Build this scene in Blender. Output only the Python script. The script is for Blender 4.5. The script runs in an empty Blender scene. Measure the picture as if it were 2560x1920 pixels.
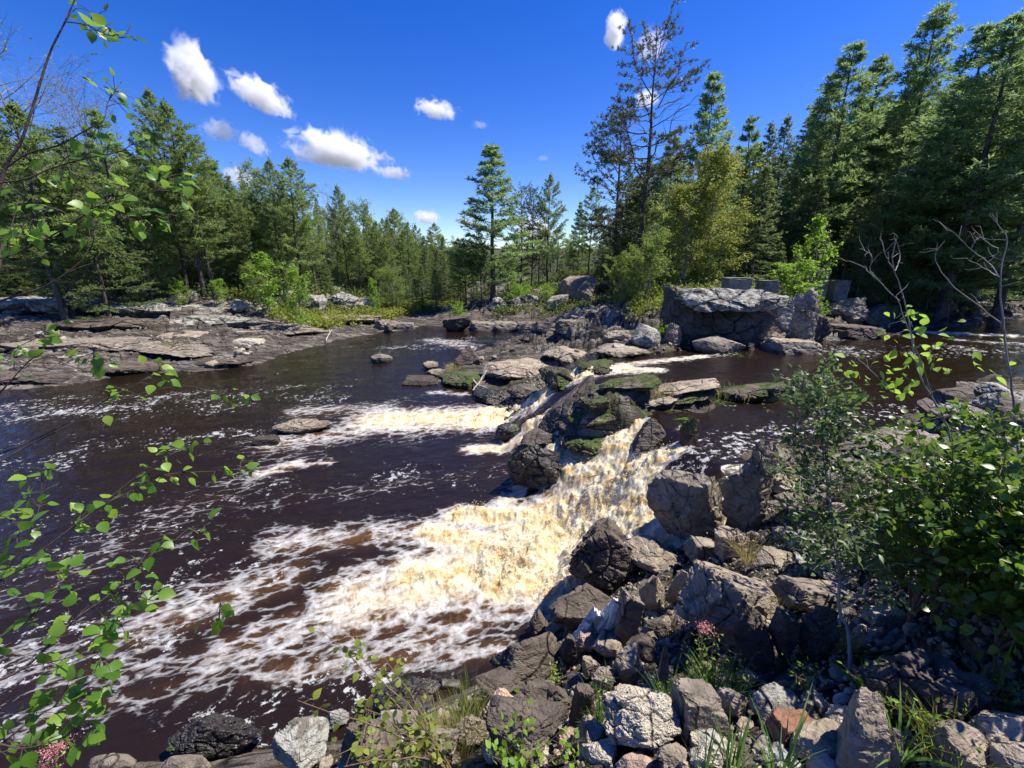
import bpy, math, random
import numpy as np
from mathutils import Vector, Matrix
S = bpy.context.scene
COL = S.collection
# ------------------------------------------------------------------ camera
F = 1074.0; CZ = 3.8; PIT = math.radians(15.6); CP, SP = math.cos(PIT), math.sin(PIT)
cam = bpy.data.cameras.new('camera'); camo = bpy.data.objects.new('camera', cam); COL.objects.link(camo)
cam.sensor_width = 36; cam.lens = 36*F/2560; cam.clip_start = .05; cam.clip_end = 20000
camo.location = (0, 0, CZ); camo.rotation_euler = (math.pi/2-PIT, 0, 0); S.camera = camo
# ------------------------------------------------------------------ sky, sun, exposure
SUN_AZ, SUN_EL = math.radians(77), math.radians(59)      # azimuth to the right of the view direction
W = bpy.data.worlds.new('World'); S.world = W; W.use_nodes = True
nt = W.node_tree; nt.nodes.clear()
wo = nt.nodes.new('ShaderNodeOutputWorld'); bg = nt.nodes.new('ShaderNodeBackground'); sk = nt.nodes.new('ShaderNodeTexSky')
hs = nt.nodes.new('ShaderNodeHueSaturation')
sk.sky_type = 'NISHITA'; sk.sun_disc = False; sk.sun_elevation = SUN_EL; sk.sun_rotation = SUN_AZ
sk.altitude = 900; sk.air_density = 1.0; sk.dust_density = .35; sk.ozone_density = 3.2
hs.inputs['Saturation'].default_value = 1.4; hs.inputs['Hue'].default_value = .524
bg.inputs['Strength'].default_value = .094
nt.links.new(sk.outputs[0], hs.inputs['Color']); nt.links.new(hs.outputs[0], bg.inputs[0]); nt.links.new(bg.outputs[0], wo.inputs[0])
su = bpy.data.lights.new('sun', 'SUN'); suo = bpy.data.objects.new('sun', su); COL.objects.link(suo)
su.energy = 4.4; su.angle = math.radians(.53); su.color = (1, .93, .81)
sd = Vector((math.sin(SUN_AZ)*math.cos(SUN_EL), math.cos(SUN_AZ)*math.cos(SUN_EL), math.sin(SUN_EL)))
suo.rotation_euler = sd.to_track_quat('Z', 'Y').to_euler(); suo.location = (0, 0, 50)
S.view_settings.view_transform = 'Standard'; S.view_settings.look = 'None'; S.view_settings.gamma = 1
S.view_settings.exposure = 1.0
S.render.engine = 'CYCLES'; cy = S.cycles
cy.use_denoising = True
try: cy.denoiser = 'OPENIMAGEDENOISE'; cy.denoising_input_passes = 'RGB_ALBEDO_NORMAL'
except Exception: pass
cy.max_bounces = 8; cy.diffuse_bounces = 3; cy.glossy_bounces = 3; cy.transmission_bounces = 4; cy.volume_bounces = 8; cy.transparent_max_bounces = 8
cy.caustics_reflective = False; cy.caustics_refractive = False; cy.sample_clamp_indirect = 6

# ------------------------------------------------------------------ pixel <-> place helpers (photograph pixels, 2560 x 1920)
def ray(px, py):
    xc = (px-1280)/F; yc = (960-py)/F
    return np.array([xc, CP+yc*SP, -SP+yc*CP])
def onz(px, py, z):
    d = ray(px, py); t = (z-CZ)/d[2]
    return np.array([d[0]*t, d[1]*t, z])
def depth_of(p): return p[1]*CP-(p[2]-CZ)*SP
def atd(px, py, D):
    return np.array([0, 0, CZ])+ray(px, py)*D
def topz(py, Y):
    yc = (960-py)/F
    return CZ+Y*(yc*CP-SP)/(CP+yc*SP)
# ------------------------------------------------------------------ numpy noise
def _h(i, j, k, s):
    with np.errstate(over='ignore'):
        n = (i.astype(np.uint32)*np.uint32(374761393)+j.astype(np.uint32)*np.uint32(668265263)+k.astype(np.uint32)*np.uint32(2147483647)+np.uint32((s*2654435761) & 0xffffffff))
        n = (n ^ (n >> np.uint32(13)))*np.uint32(1274126177)
        n = (n ^ (n >> np.uint32(16)))*np.uint32(2246822519)
        n = n ^ (n >> np.uint32(15))
    return n
def _r(i, j, k, s): return _h(i, j, k, s).astype(np.float64)/4294967295.0
def vn(P, s=0):
    P = np.asarray(P, float); I = np.floor(P).astype(np.int64); f = P-I; u = f*f*f*(f*(f*6-15)+10)
    out = 0
    for a in (0, 1):
        for b in (0, 1):
            for c in (0, 1):
                w = (u[:, 0] if a else 1-u[:, 0])*(u[:, 1] if b else 1-u[:, 1])*(u[:, 2] if c else 1-u[:, 2])
                h = _h(I[:, 0]+a, I[:, 1]+b, I[:, 2]+c, s)
                gx = ((h & 1023).astype(float)/511.5-1); gy = (((h >> np.uint32(10)) & 1023).astype(float)/511.5-1); gz = (((h >> np.uint32(20)) & 1023).astype(float)/511.5-1)
                out = out+w*(gx*(f[:, 0]-a)+gy*(f[:, 1]-b)+gz*(f[:, 2]-c))
    return out*1.25
def fbm(P, o=4, s=0, lac=2.03, g=.5):
    r = 0; a = 1; P = np.asarray(P, float)
    for i in range(o):
        r = r+a*vn(P, s+i*17); P = P*lac+7.3; a *= g
    return r
def ridge(P, o=4, s=0):
    r = 0; a = 1; P = np.asarray(P, float)
    for i in range(o):
        r = r+a*(1-2.2*np.abs(vn(P, s+i*17))); P = P*2.07+3.1; a *= .5
    return r
def worley(P, s=0):
    """nearest cell's random value, distance to the border (F2-F1)"""
    P = np.asarray(P, float); I = np.floor(P).astype(np.int64)
    f1 = np.full(len(P), 9.); f2 = np.full(len(P), 9.); idv = np.zeros(len(P))
    for a in (-1, 0, 1):
        for b in (-1, 0, 1):
            for c in (-1, 0, 1):
                i, j, k = I[:, 0]+a, I[:, 1]+b, I[:, 2]+c
                q = np.stack([i+_r(i, j, k, s), j+_r(i, j, k, s+1), k+_r(i, j, k, s+2)], 1)
                d = np.sqrt(((q-P)**2).sum(1)); rv = _r(i, j, k, s+3)
                n = d < f1
                f2 = np.where(n, f1, np.minimum(f2, d)); idv = np.where(n, rv, idv); f1 = np.where(n, d, f1)
    return idv, f2-f1
def sm(a, b, x):
    t = np.clip((x-a)/(b-a), 0, 1); return t*t*(3-2*t)
# ------------------------------------------------------------------ mesh helpers
def mkmesh(name, V, faces, mat=None, smooth=False, attrs=None):
    """faces: list of (n,k) int arrays"""
    V = np.ascontiguousarray(V, np.float32); faces = [np.asarray(f, np.int32) for f in faces if len(f)]
    me = bpy.data.meshes.new(name); me.vertices.add(len(V)); me.vertices.foreach_set('co', V.ravel())
    loops = np.concatenate([f.ravel() for f in faces]); tot = np.concatenate([np.full(len(f), f.shape[1], np.int32) for f in faces])
    st = np.concatenate([[0], np.cumsum(tot)[:-1]]).astype(np.int32)
    me.loops.add(len(loops)); me.loops.foreach_set('vertex_index', loops)
    me.polygons.add(len(tot)); me.polygons.foreach_set('loop_start', st)
    try: me.polygons.foreach_set('loop_total', tot)
    except Exception: pass
    me.update(calc_edges=True)
    me.polygons.foreach_set('use_smooth', np.full(len(tot), smooth)); 
    if mat: me.materials.append(mat)
    for k, a in (attrs or {}).items():
        at = me.attributes.new(k, 'FLOAT', 'POINT'); at.data.foreach_set('value', np.ascontiguousarray(a, np.float32))
    me.validate(); return me
def link(name, me, parent=None, loc=(0, 0, 0)):
    o = bpy.data.objects.new(name, me); COL.objects.link(o); o.parent = parent; o.location = loc; return o
def tag(o, label=None, cat=None, group=None, kind=None):
    if label: o['label'] = label
    if cat: o['category'] = cat
    if group: o['group'] = group
    if kind: o['kind'] = kind
    return o
class Buf:
    def __init__(s): s.V = []; s.Q = []; s.T = []; s.A = []; s.n = 0
    def add(s, V, Q=None, T=None, a=0.):
        V = np.asarray(V, float)
        if Q is not None and len(Q): s.Q.append(np.asarray(Q)+s.n)
        if T is not None and len(T): s.T.append(np.asarray(T)+s.n)
        s.V.append(V); s.A.append(np.broadcast_to(np.asarray(a, float), (len(V),))); s.n += len(V)
    def tube(s, P, R, k=5, a=0.):
        P = np.asarray(P, float); R = np.asarray(R, float); n = len(P)
        T = np.gradient(P, axis=0); T /= np.linalg.norm(T, axis=1)[:, None]+1e-9
        ref = np.array([.31, .17, .93]) if abs(T[0][2]) < .8 else np.array([.93, .31, .1])
        A = np.cross(T, ref); A /= np.linalg.norm(A, axis=1)[:, None]+1e-9; Bv = np.cross(T, A)
        th = np.arange(k)*2*math.pi/k
        V = P[:, None]+R[:, None, None]*(np.cos(th)[None, :, None]*A[:, None]+np.sin(th)[None, :, None]*Bv[:, None])
        i = np.arange(n-1)[:, None]*k; j = np.arange(k)[None]; j2 = (j+1) % k
        Q = np.stack([i+j, i+j2, i+k+j2, i+k+j], 2).reshape(-1, 4)
        s.add(V.reshape(-1, 3), Q, a=a)
    def mesh(s, name, mat, smooth=False):
        if not s.V: return None
        return mkmesh(name, np.concatenate(s.V), ([np.concatenate(s.Q)] if s.Q else [])+([np.concatenate(s.T)] if s.T else []), mat, smooth, {'v': np.concatenate(s.A)})
def frames(D, rng, up=None):
    """orthonormal frames with x along D"""
    D = D/(np.linalg.norm(D, axis=1)[:, None]+1e-9)
    R = rng.normal(size=D.shape) if up is None else up
    Nn = R-(R*D).sum(1)[:, None]*D; Nn /= np.linalg.norm(Nn, axis=1)[:, None]+1e-9
    return D, np.cross(Nn, D), Nn
def scatter(buf, tv, tq, tt, P, X, Y, Z, size, a):
    tv = np.asarray(tv, float); n = len(P); k = len(tv); size = np.broadcast_to(size, (n,))
    V = P[:, None]+size[:, None, None]*(tv[None, :, 0, None]*X[:, None]+tv[None, :, 1, None]*Y[:, None]+tv[None, :, 2, None]*Z[:, None])
    off = (np.arange(n)*k)[:, None, None]
    buf.add(V.reshape(-1, 3), (np.asarray(tq)[None]+off).reshape(-1, 4) if tq is not None else None,
            (np.asarray(tt)[None]+off).reshape(-1, 3) if tt is not None else None, np.repeat(np.broadcast_to(a, (n,)), k))
def leaf_template(n=5, wid=.36, fold=.12, curl=.15, ser=0.):
    xs = np.linspace(0, 1, n+1); w = wid*np.sin(np.pi*np.clip(xs**.75, 0, 1))*(1-.15*xs)
    V = []
    for i, x in enumerate(xs):
        c = -curl*x*x; ww = w[i]*(1+(ser if i % 2 else -ser))
        V += [(x, 0, c), (x-.03*ww, ww, c+fold*ww/wid), (x-.03*ww, -ww, c+fold*ww/wid)]
    Q = []
    for i in range(n):
        a, b = i*3, i*3+3
        Q += [(a, b, b+1, a+1), (a, a+2, b+2, b)]
    return np.array(V), np.array(Q)
def unit(v): v = np.asarray(v, float); return v/(np.linalg.norm(v)+1e-9)
def spline(P, n):
    P = np.asarray(P, float); P = np.vstack([2*P[0]-P[1], P, 2*P[-1]-P[-2]]); out = []
    m = len(P)-3
    for q in np.linspace(0, m-1e-6, n):
        i = int(q); t = q-i; a, b, c, d = P[i:i+4]
        out.append(.5*((2*b)+(c-a)*t+(2*a-5*b+4*c-d)*t*t+(3*b-a-3*c+d)*t**3))
    return np.array(out)
# ------------------------------------------------------------------ materials
class NT:
    def __init__(s, name):
        s.m = bpy.data.materials.new(name); s.m.use_nodes = True; s.t = s.m.node_tree; s.t.nodes.clear()
        s.out = s.n('OutputMaterial')
    def n(s, ty, **k):
        x = s.t.nodes.new('ShaderNode'+ty)
        for a, b in k.items():
            if a.startswith('_'): x.inputs[a[1:].replace('_', ' ')].default_value = b
            else: setattr(x, a, b)
        return x
    def l(s, a, b): s.t.links.new(a, b); return b.node
    def noise(s, vec, scale, detail=4, rough=.55, dist=0, out='Fac'):
        x = s.n('TexNoise', _Scale=scale, _Detail=detail, _Roughness=rough, _Distortion=dist); s.l(vec, x.inputs['Vector']); return x.outputs[out]
    def vor(s, vec, scale, feature='DISTANCE_TO_EDGE', out='Distance'):
        x = s.n('TexVoronoi', feature=feature, _Scale=scale); s.l(vec, x.inputs['Vector']); return x.outputs[out]
    def ramp(s, fac, stops, interp='LINEAR'):
        x = s.n('ValToRGB'); e = x.color_ramp.elements; x.color_ramp.interpolation = interp
        for i, (p, c) in enumerate(stops):
            el = e[i] if i < 2 else e.new(p)
            el.position = p; el.color = (*c, 1) if len(c) == 3 else c
        s.l(fac, x.inputs[0]); return x.outputs[0]
    def fr(s, fac, a, b, lo=0., hi=1., smooth=True):
        x = s.n('MapRange'); x.interpolation_type = 'SMOOTHSTEP' if smooth else 'LINEAR'
        for q, v in ((1, a), (2, b), (3, lo), (4, hi)):
            if hasattr(v, 'node'): s.l(v, x.inputs[q])
            else: x.inputs[q].default_value = v
        s.l(fac, x.inputs[0]); return x.outputs[0]
    def mix(s, fac, a, b, mode='MIX'):
        x = s.n('MixRGB', blend_type=mode)
        for q, v in ((0, fac), (1, a), (2, b)):
            if hasattr(v, 'node'): s.l(v, x.inputs[q])
            else: x.inputs[q].default_value = v if q == 0 else ((*v, 1) if len(v) == 3 else v)
        return x.outputs[0]
    def ma(s, op, a, b=None, c=None):
        x = s.n('Math', operation=op)
        for q, v in ((0, a), (1, b), (2, c)):
            if v is None: continue
            if hasattr(v, 'node'): s.l(v, x.inputs[q])
            else: x.inputs[q].default_value = v
        return x.outputs[0]
    def obj(s): return s.n('TexCoord').outputs['Object']
    def attr(s, nm): return s.n('Attribute', attribute_name=nm).outputs['Fac']
    def bump(s, h, strength=.5, dist=.02, normal=None):
        x = s.n('Bump', _Strength=strength, _Distance=dist); s.l(h, x.inputs['Height'])
        if normal: s.l(normal, x.inputs['Normal'])
        return x.outputs[0]
    def bsdf(s, **k):
        x = s.n('BsdfPrincipled')
        for a, v in k.items():
            i = x.inputs[a.replace('_', ' ')]
            if hasattr(v, 'node'): s.l(v, i)
            else: i.default_value = (*v, 1) if isinstance(v, tuple) and len(v) == 3 else v
        s.l(x.outputs[0], s.out.inputs[0]); return x
def worldvec(N, stretch=(1, 1, 1)):
    g = N.n('NewGeometry'); m = N.n('Mapping'); m.inputs['Scale'].default_value = stretch; N.l(g.outputs['Position'], m.inputs['Vector']); return m.outputs[0], g
def rock_mat(name, c1, c2, c3, lichen=0., moss=0., wet=.0, scale=1., crumb=0., dark=(.03, .026, .022)):
    N = NT(name); v, g = worldvec(N, (scale,)*3)
    n1 = N.noise(v, 2.2, 6, .62); n2 = N.noise(v, 11, 6, .65, .4); n3 = N.noise(v, 60, 3, .6)
    col = N.ramp(n1, [(.3, c1), (.52, c2), (.72, c3)])
    col = N.mix(N.fr(n2, .42, .75, 0, .7), col, dark, 'MIX')
    col = N.mix(.35, col, N.ramp(n3, [(.3, (.35, .35, .35)), (.7, (1, 1, 1))]), 'MULTIPLY')
    ms = N.n('Mapping'); ms.inputs['Rotation'].default_value = (.35, .5, .2); ms.inputs['Scale'].default_value = (1.2, 1.2, 9); N.l(v, ms.inputs[0])
    strat = N.noise(ms.outputs[0], 3.5, 4, .6)
    col = N.mix(N.fr(strat, .45, .62, 0, .3), col, tuple(min(1, x*1.35) for x in c2))
    cr = N.fr(N.vor(N.mix(.12, v, N.noise(v, 3, 3, .5, 0, 'Color')), 3.2), 0, .035, 1, 0)
    crm = N.ma('MULTIPLY', cr, N.fr(N.noise(v, 1.7, 2), .45, .62, 0, 1))
    col = N.mix(N.ma('MULTIPLY', crm, .75), col, tuple(x*.5 for x in dark))
    if lichen:
        lf = N.fr(N.noise(v, 5.5, 5, .7, .6), .62-.16*lichen, .68-.14*lichen)
        col = N.mix(N.ma('MULTIPLY', lf, .75), col, (.40, .41, .36))
    sep = N.n('SeparateXYZ'); N.l(g.outputs['Normal'], sep.inputs[0])
    if moss:
        mf = N.ma('MULTIPLY', N.fr(sep.outputs[2], .15, .6), N.fr(N.noise(v, 3.2, 5, .65), .62-.3*moss, .7-.26*moss))
        mc = N.ramp(N.noise(v, 28, 4, .7), [(.32, (.012, .02, .004)), (.52, (.05, .075, .012)), (.75, (.13, .19, .025))])
        col = N.mix(mf, col, mc)
    sp_ = N.n('SeparateXYZ'); N.l(g.outputs['Position'], sp_.inputs[0]); wz = N.ma('SUBTRACT', sp_.outputs[2], N.ma('MULTIPLY', n1, .25)); wb = N.ma('ADD', N.fr(wz, .12, -.06, 0, .62), N.ma('MULTIPLY', N.fr(N.ma('ABSOLUTE', N.ma('SUBTRACT', wz, 1.2)), .14, .04, 0, .6), N.fr(sp_.outputs[1], 7, 8.5)))
    col = N.mix(wb, col, (.018, .014, .011))
    h = N.ma('ADD', N.ma('MULTIPLY', n2, 1.), N.ma('MULTIPLY', n3, .35+crumb)); h = N.ma('ADD', h, N.ma('MULTIPLY', strat, .9)); h = N.ma('SUBTRACT', h, N.ma('MULTIPLY', crm, .9))
    ro = N.fr(n2, .3, .7, .18 if wet else .62, .5 if wet else .95)
    N.bsdf(Base_Color=col, Roughness=ro, Specular_IOR_Level=.6 if wet else .3, Normal=N.bump(h, .9, .03+.05*crumb)); return N.m
M = {}
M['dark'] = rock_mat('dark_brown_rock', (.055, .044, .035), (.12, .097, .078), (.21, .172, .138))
M['wet'] = rock_mat('wet_black_rock', (.008, .007, .006), (.022, .018, .015), (.05, .04, .03), wet=1, moss=.25)
M['grey'] = rock_mat('grey_cracked_rock', (.14, .118, .092), (.26, .222, .175), (.4, .35, .28))
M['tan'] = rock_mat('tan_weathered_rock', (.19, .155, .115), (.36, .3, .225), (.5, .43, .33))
M['pale'] = rock_mat('pale_crumbly_stone', (.48, .42, .32), (.66, .6, .48), (.78, .73, .62), crumb=.7, dark=(.3, .25, .19))
M['white'] = rock_mat('bluish_white_stone', (.45, .46, .45), (.64, .65, .62), (.76, .76, .72), dark=(.28, .27, .25))
M['red'] = rock_mat('reddish_brown_stone', (.13, .06, .035), (.26, .13, .08), (.36, .2, .13))
M['pink'] = rock_mat('pinkish_tan_stone', (.3, .2, .15), (.48, .36, .27), (.6, .48, .38), dark=(.2, .13, .1))
M['moss'] = rock_mat('mossy_rock', (.03, .025, .018), (.09, .07, .045), (.17, .135, .09), moss=.7, wet=0)
M['halfmoss'] = rock_mat('part_mossy_rock', (.05, .04, .032), (.14, .115, .085), (.26, .215, .16), moss=.68)
M['lichen'] = rock_mat('lichen_grey_rock', (.1, .088, .073), (.2, .18, .15), (.31, .285, .24), lichen=1.)
M['concrete'] = rock_mat('old_concrete', (.16, .15, .13), (.24, .225, .2), (.32, .3, .27), dark=(.09, .08, .07))
def leaf_mat(name, c1, c2, c3, tr=.45, rough=.5, spec=.3, nscale=.6):
    N = NT(name); v, g = worldvec(N)
    oi = N.n('ObjectInfo').outputs['Random']
    f = N.ma('ADD', N.ma('MULTIPLY', N.attr('v'), .6), N.ma('MULTIPLY', N.noise(v, nscale, 2), .25)); f = N.ma('ADD', f, N.ma('MULTIPLY', oi, .22))
    col = N.ramp(f, [(.15, c1), (.5, c2), (.9, c3)])
    p = N.bsdf(Base_Color=col, Roughness=rough, Specular_IOR_Level=spec)
    t = N.n('BsdfTranslucent'); N.l(N.mix(.5, col, tuple(min(1, x*1.5) for x in c3)), t.inputs[0])
    mx = N.n('MixShader'); mx.inputs[0].default_value = tr; N.l(p.outputs[0], mx.inputs[1]); N.l(t.outputs[0], mx.inputs[2]); N.l(mx.outputs[0], N.out.inputs[0]); return N.m
M['jack'] = leaf_mat('jack_pine_needles', (.075, .12, .03), (.155, .23, .065), (.27, .35, .11), .47, nscale=.5)
M['scragn'] = leaf_mat('dull_dark_pine_needles', (.03, .045, .018), (.07, .09, .035), (.13, .15, .06), .3)
M['wpine'] = leaf_mat('white_pine_needles', (.065, .12, .045), (.15, .25, .08), (.28, .39, .14), .5)
M['spruce'] = leaf_mat('spruce_needles', (.05, .08, .03), (.13, .18, .065), (.24, .3, .11), .44)
M['birch'] = leaf_mat('birch_leaves', (.07, .12, .02), (.15, .22, .04), (.28, .36, .07), .45)
M['yellow'] = leaf_mat('yellow_green_leaves', (.09, .12, .02), (.19, .23, .035), (.34, .37, .07), .42)
M['bright'] = leaf_mat('bright_green_leaves', (.08, .16, .015), (.17, .31, .03), (.32, .48, .06), .5)
M['shrubleaf'] = leaf_mat('glossy_shrub_leaves', (.035, .07, .02), (.075, .13, .04), (.15, .22, .06), .4, .42, .45, 3)
M['alder'] = leaf_mat('alder_leaves', (.025, .065, .012), (.065, .13, .02), (.17, .27, .03), .42, .35, .5, 3)
M['bleaf'] = leaf_mat('sapling_birch_leaves', (.045, .12, .012), (.1, .23, .02), (.26, .4, .05), .5, .4, .45, 3)
M['grass'] = leaf_mat('grass_blades', (.06, .1, .015), (.15, .2, .03), (.34, .36, .08), .4, .5, .3, 3)
M['reed'] = leaf_mat('broad_grass_blades', (.05, .12, .02), (.11, .21, .05), (.2, .33, .08), .4, .45, .3, 3)
M['drygrass'] = leaf_mat('dry_grass_blades', (.15, .12, .04), (.3, .24, .08), (.45, .38, .16), .4, .5, .3, 3)
M['dead'] = leaf_mat('dead_brown_needles', (.09, .045, .02), (.17, .09, .045), (.25, .14, .08), .2)
M['pinkfl'] = leaf_mat('pink_blossom', (.4, .14, .15), (.6, .26, .27), (.75, .42, .4), .4)
def bark_mat(name, c1, c2, sc=9):
    N = NT(name); v, g = worldvec(N, (1, 1, .35)); n = N.noise(v, sc, 5, .6)
    N.bsdf(Base_Color=N.ramp(n, [(.35, c1), (.65, c2)]), Roughness=.85, Normal=N.bump(n, .6, .02)); return N.m
M['bark'] = bark_mat('pine_bark', (.03, .024, .02), (.12, .1, .085))
M['greybark'] = bark_mat('grey_bark', (.12, .11, .1), (.3, .28, .25))
M['birchbark'] = bark_mat('pale_birch_bark', (.2, .18, .15), (.55, .52, .47))
M['twig'] = bark_mat('dark_twig_bark', (.03, .02, .017), (.09, .06, .05), 30)
M['browntwig'] = bark_mat('reddish_twig_bark', (.1, .06, .035), (.24, .16, .1), 30)
M['driftwood'] = bark_mat('bleached_driftwood', (.28, .25, .21), (.5, .46, .4))
# ------------------------------------------------------------------ terrain control points: (photo px, py, height)
CT = []
def cp(*pts):
    for px, py, z in pts: CT.append(onz(px, py, z))
def cw(*pts):
    for p in pts: CT.append(np.array(p, float))
ZU = 1.3
# left shore and bank
cp((-300, 1030, .02), (0, 975, .02), (180, 955, .02), (330, 930, .02), (480, 925, .02), (600, 915, .02), (700, 885, .02), (800, 860, .02), (900, 838, .02), (1010, 826, .02), (1040, 812, .05))
cp((-200, 930, .45), (0, 905, .45), (200, 890, .5), (450, 872, .4), (650, 850, .35), (850, 818, .3), (0, 810, 1.2), (200, 790, 1.25), (400, 800, 1.05), (600, 812, .7), (800, 790, .55), (950, 795, .35))
cp((-200, 720, 2.3), (0, 705, 2.45), (150, 705, 2.45), (300, 715, 2.3), (450, 738, 2.0), (600, 768, 1.5), (780, 762, 1.15), (850, 748, 1.35), (1000, 764, .55))
cw((-45, 28, 3.6), (-26, 36, 3.2), (-16, 44, 2.9), (-9, 52, 2.2), (-6, 62, 2), (-60, 60, 6), (-30, 80, 5), (0, 110, 4), (-90, 40, 9), (-120, 150, 14), (0, 200, 8), (60, 200, 10), (-20, 62, 2.8))
# lower pool bed
cp((300, 1200, -.6), (700, 1100, -.6), (1000, 880, -.5), (900, 1500, -.7), (100, 1850, -.5), (500, 1500, -.6), (1250, 845, -.4), (100, 1300, -.6), (-300, 1300, -.6), (1150, 1250, -.6), (1000, 1000, -.6), (1300, 1450, -.5), (1150, 1560, -.4), (700, 1700, -.5), (1180, 1130, -.5), (400, 1000, -.4), (800, 940, -.4), (1080, 840, -.4), (1400, 850, -.3), (500, 1780, -.3), (200, 1880, -.15))
# river arm going back behind the outcrop
cp((930, 790, .0), (1080, 785, -.3), (1150, 772, -.3), (1190, 762, -.2))
cp((1080, 768, .4), (1150, 758, .4))
# island and mound in the middle
cp((1115, 822, .05), (1300, 826, .05), (1470, 826, .15), (1210, 785, .6), (1300, 800, .45), (1250, 758, 1.2), (1330, 745, 1.45), (1400, 790, .6), (1450, 775, .9), (1400, 735, 1.7), (1500, 760, 1.4), (1550, 780, 1.5))
cw((5, 36, 2.4), (8, 42, 3.2), (12, 40, 3.6), (3, 48, 2.0), (14, 55, 4.5), (30, 70, 6))
# ledge between the pools, cliff, mid island
cp((1100, 940, .1), (1200, 920, .25), (1300, 900, .4), (1330, 950, .4), (1400, 870, .7), (1400, 940, .7), (1250, 975, .1), (1480, 870, 1.0), (1480, 905, .95), (1560, 880, 1.2), (1650, 870, 1.35), (1750, 868, 1.35), (1900, 866, 1.35), (2000, 858, 1.35))
cw((6.5, 15.5, 2.5), (9, 15.5, 2.5), (5, 18, 2.2), (12, 18, 2.3), (3.5, 22, 1.8))
cp((1420, 990, 1.0), (1500, 985, 1.5), (1600, 972, 1.6), (1750, 975, 1.58), (1900, 980, 1.42), (1460, 1030, 1.25), (1560, 1025, 1.35), (1640, 1000, 1.42), (1450, 985, 1.35), (1350, 1060, .4), (1330, 1150, .1), (1420, 1140, .3), (1600, 1100, .9), (1680, 1065, 1.1))
# upper pool bed, channels
cp((1800, 925, .9), (2100, 900, .8), (2300, 880, .8), (2500, 900, .8), (2560, 830, 1.0), (2000, 1050, .9), (1850, 1080, .9), (2150, 1000, .8), (1550, 925, 1.0), (1720, 1020, 1.0), (2300, 960, .9), (1480, 940, .7), (1400, 965, .3), (1650, 1140, .6), (1500, 1250, -.2), (1400, 1350, -.5))
# right back bank
cp((2060, 842, 1.32), (2200, 812, 1.32), (2400, 800, 1.32), (2560, 798, 1.32), (2800, 790, 1.32), (2150, 775, 1.8), (2300, 772, 1.75), (2500, 765, 1.8))
cw((14, 23, 2.3), (22, 28, 2.6), (34, 30, 3), (40, 60, 6), (80, 60, 9), (70, 20, 4), (20, 45, 4))
# near bank
cp((250, 1925, .0), (450, 1895, .03), (740, 1870, .0), (900, 1840, .0), (1020, 1790, .0), (1180, 1720, .0), (1260, 1660, .0), (1350, 1580, .0), (1400, 1470, .02), (1450, 1420, .1), (1600, 1330, .45), (1700, 1210, .9), (1790, 1135, 1.32), (1950, 1142, 1.35), (2150, 1120, 1.4), (2300, 1060, 1.45), (2450, 985, 1.5), (2600, 960, 1.6))
cp((1850, 1200, 1.1), (1850, 1300, .8), (1750, 1400, .95), (2000, 1250, 1.5), (2250, 1250, 1.75), (2500, 1200, 1.9), (1650, 1520, .95), (1850, 1450, 1.3), (2050, 1450, 1.6), (1500, 1600, .9), (1450, 1700, 1.1), (1620, 1650, 1.2), (1850, 1680, 1.55), (1300, 1750, 1.0), (1130, 1750, .6), (2000, 1650, 1.7), (2300, 1650, 1.9), (1700, 1850, 1.75), (2000, 1850, 1.9), (2400, 1880, 2.1), (1350, 1900, 1.5), (1100, 1880, 1.15), (850, 1900, .75), (650, 1925, .4), (2560, 1500, 2.1))
cw((0, 0, 2.2), (1.5, -1, 2.3), (-2, -1, 1.6), (-3, 0, .8), (4, 0, 2.4), (6, 3, 2.5), (0, -5, 3), (-8, -5, 1), (8, -6, 3), (14, 4, 2.2), (12, 8, 1.6), (30, 5, 2.6), (-30, -10, -.4), (-14, 2, -.6), (-60, 5, 2), (60, -20, 5))
CT = np.array(CT)
def _solve():
    n = len(CT); X = CT[:, :2]; K = np.sqrt(((X[:, None]-X[None])**2).sum(2)+.01); P = np.hstack([np.ones((n, 1)), X])
    A = np.zeros((n+3, n+3)); A[:n, :n] = K-np.eye(n)*.02; A[:n, n:] = P; A[n:, :n] = P.T
    return np.linalg.solve(A, np.concatenate([CT[:, 2], [0, 0, 0]]))
WT = _solve()
def H0(xy):
    xy = np.atleast_2d(xy)[:, :2]; out = np.empty(len(xy))
    for i in range(0, len(xy), 40000):
        q = xy[i:i+40000]; K = np.sqrt(((q[:, None]-CT[None, :, :2])**2).sum(2)+.01)
        out[i:i+40000] = K@WT[:-3]+WT[-3]+q@WT[-2:]
    return out
def Hd(xy, z0):
    """rocky relief added to the smooth ground"""
    r = np.linalg.norm(xy, axis=1); P = np.column_stack([xy, z0*1.5])
    land = sm(-.3, .35, z0)
    Q = np.column_stack([xy[:, 0]*.55+xy[:, 1]*.15, xy[:, 1]*.9-xy[:, 0]*.2, z0*3])
    i1, e1 = worley(Q*.9+fbm(P*.8, 2, 5)[:, None]*.35, 3); i2, e2 = worley(Q*3.1+.4*vn(P*2, 9)[:, None], 11)
    far = sm(10, 16, r)
    q = (z0+.28*fbm(np.column_stack([xy*.22, z0]), 3, 77)+.1*fbm(np.column_stack([xy*.9, z0]), 3, 78))/.42; ter = (np.floor(q)+sm(.55, 1., q-np.floor(q))-q+.25)*.42
    d = (i1-.5)*(.12+.22*far)-.10*(1-sm(0, .09, e1))+(i2-.5)*(.07+.03*far)-.05*(1-sm(0, .12, e2))+fbm(P*1.3, 5, 2)*.12+.1*far*ridge(P*.5, 3, 8)*.6
    wl = sm(.0, .8, z0)*.6+.4
    forest = sm(2.1, 3., z0)*sm(18, 26, r)
    d = d+ter*far*.9*sm(.05, .4, z0)
    return d*land*wl*(1-.7*forest)*(.55+.45*far)
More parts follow.
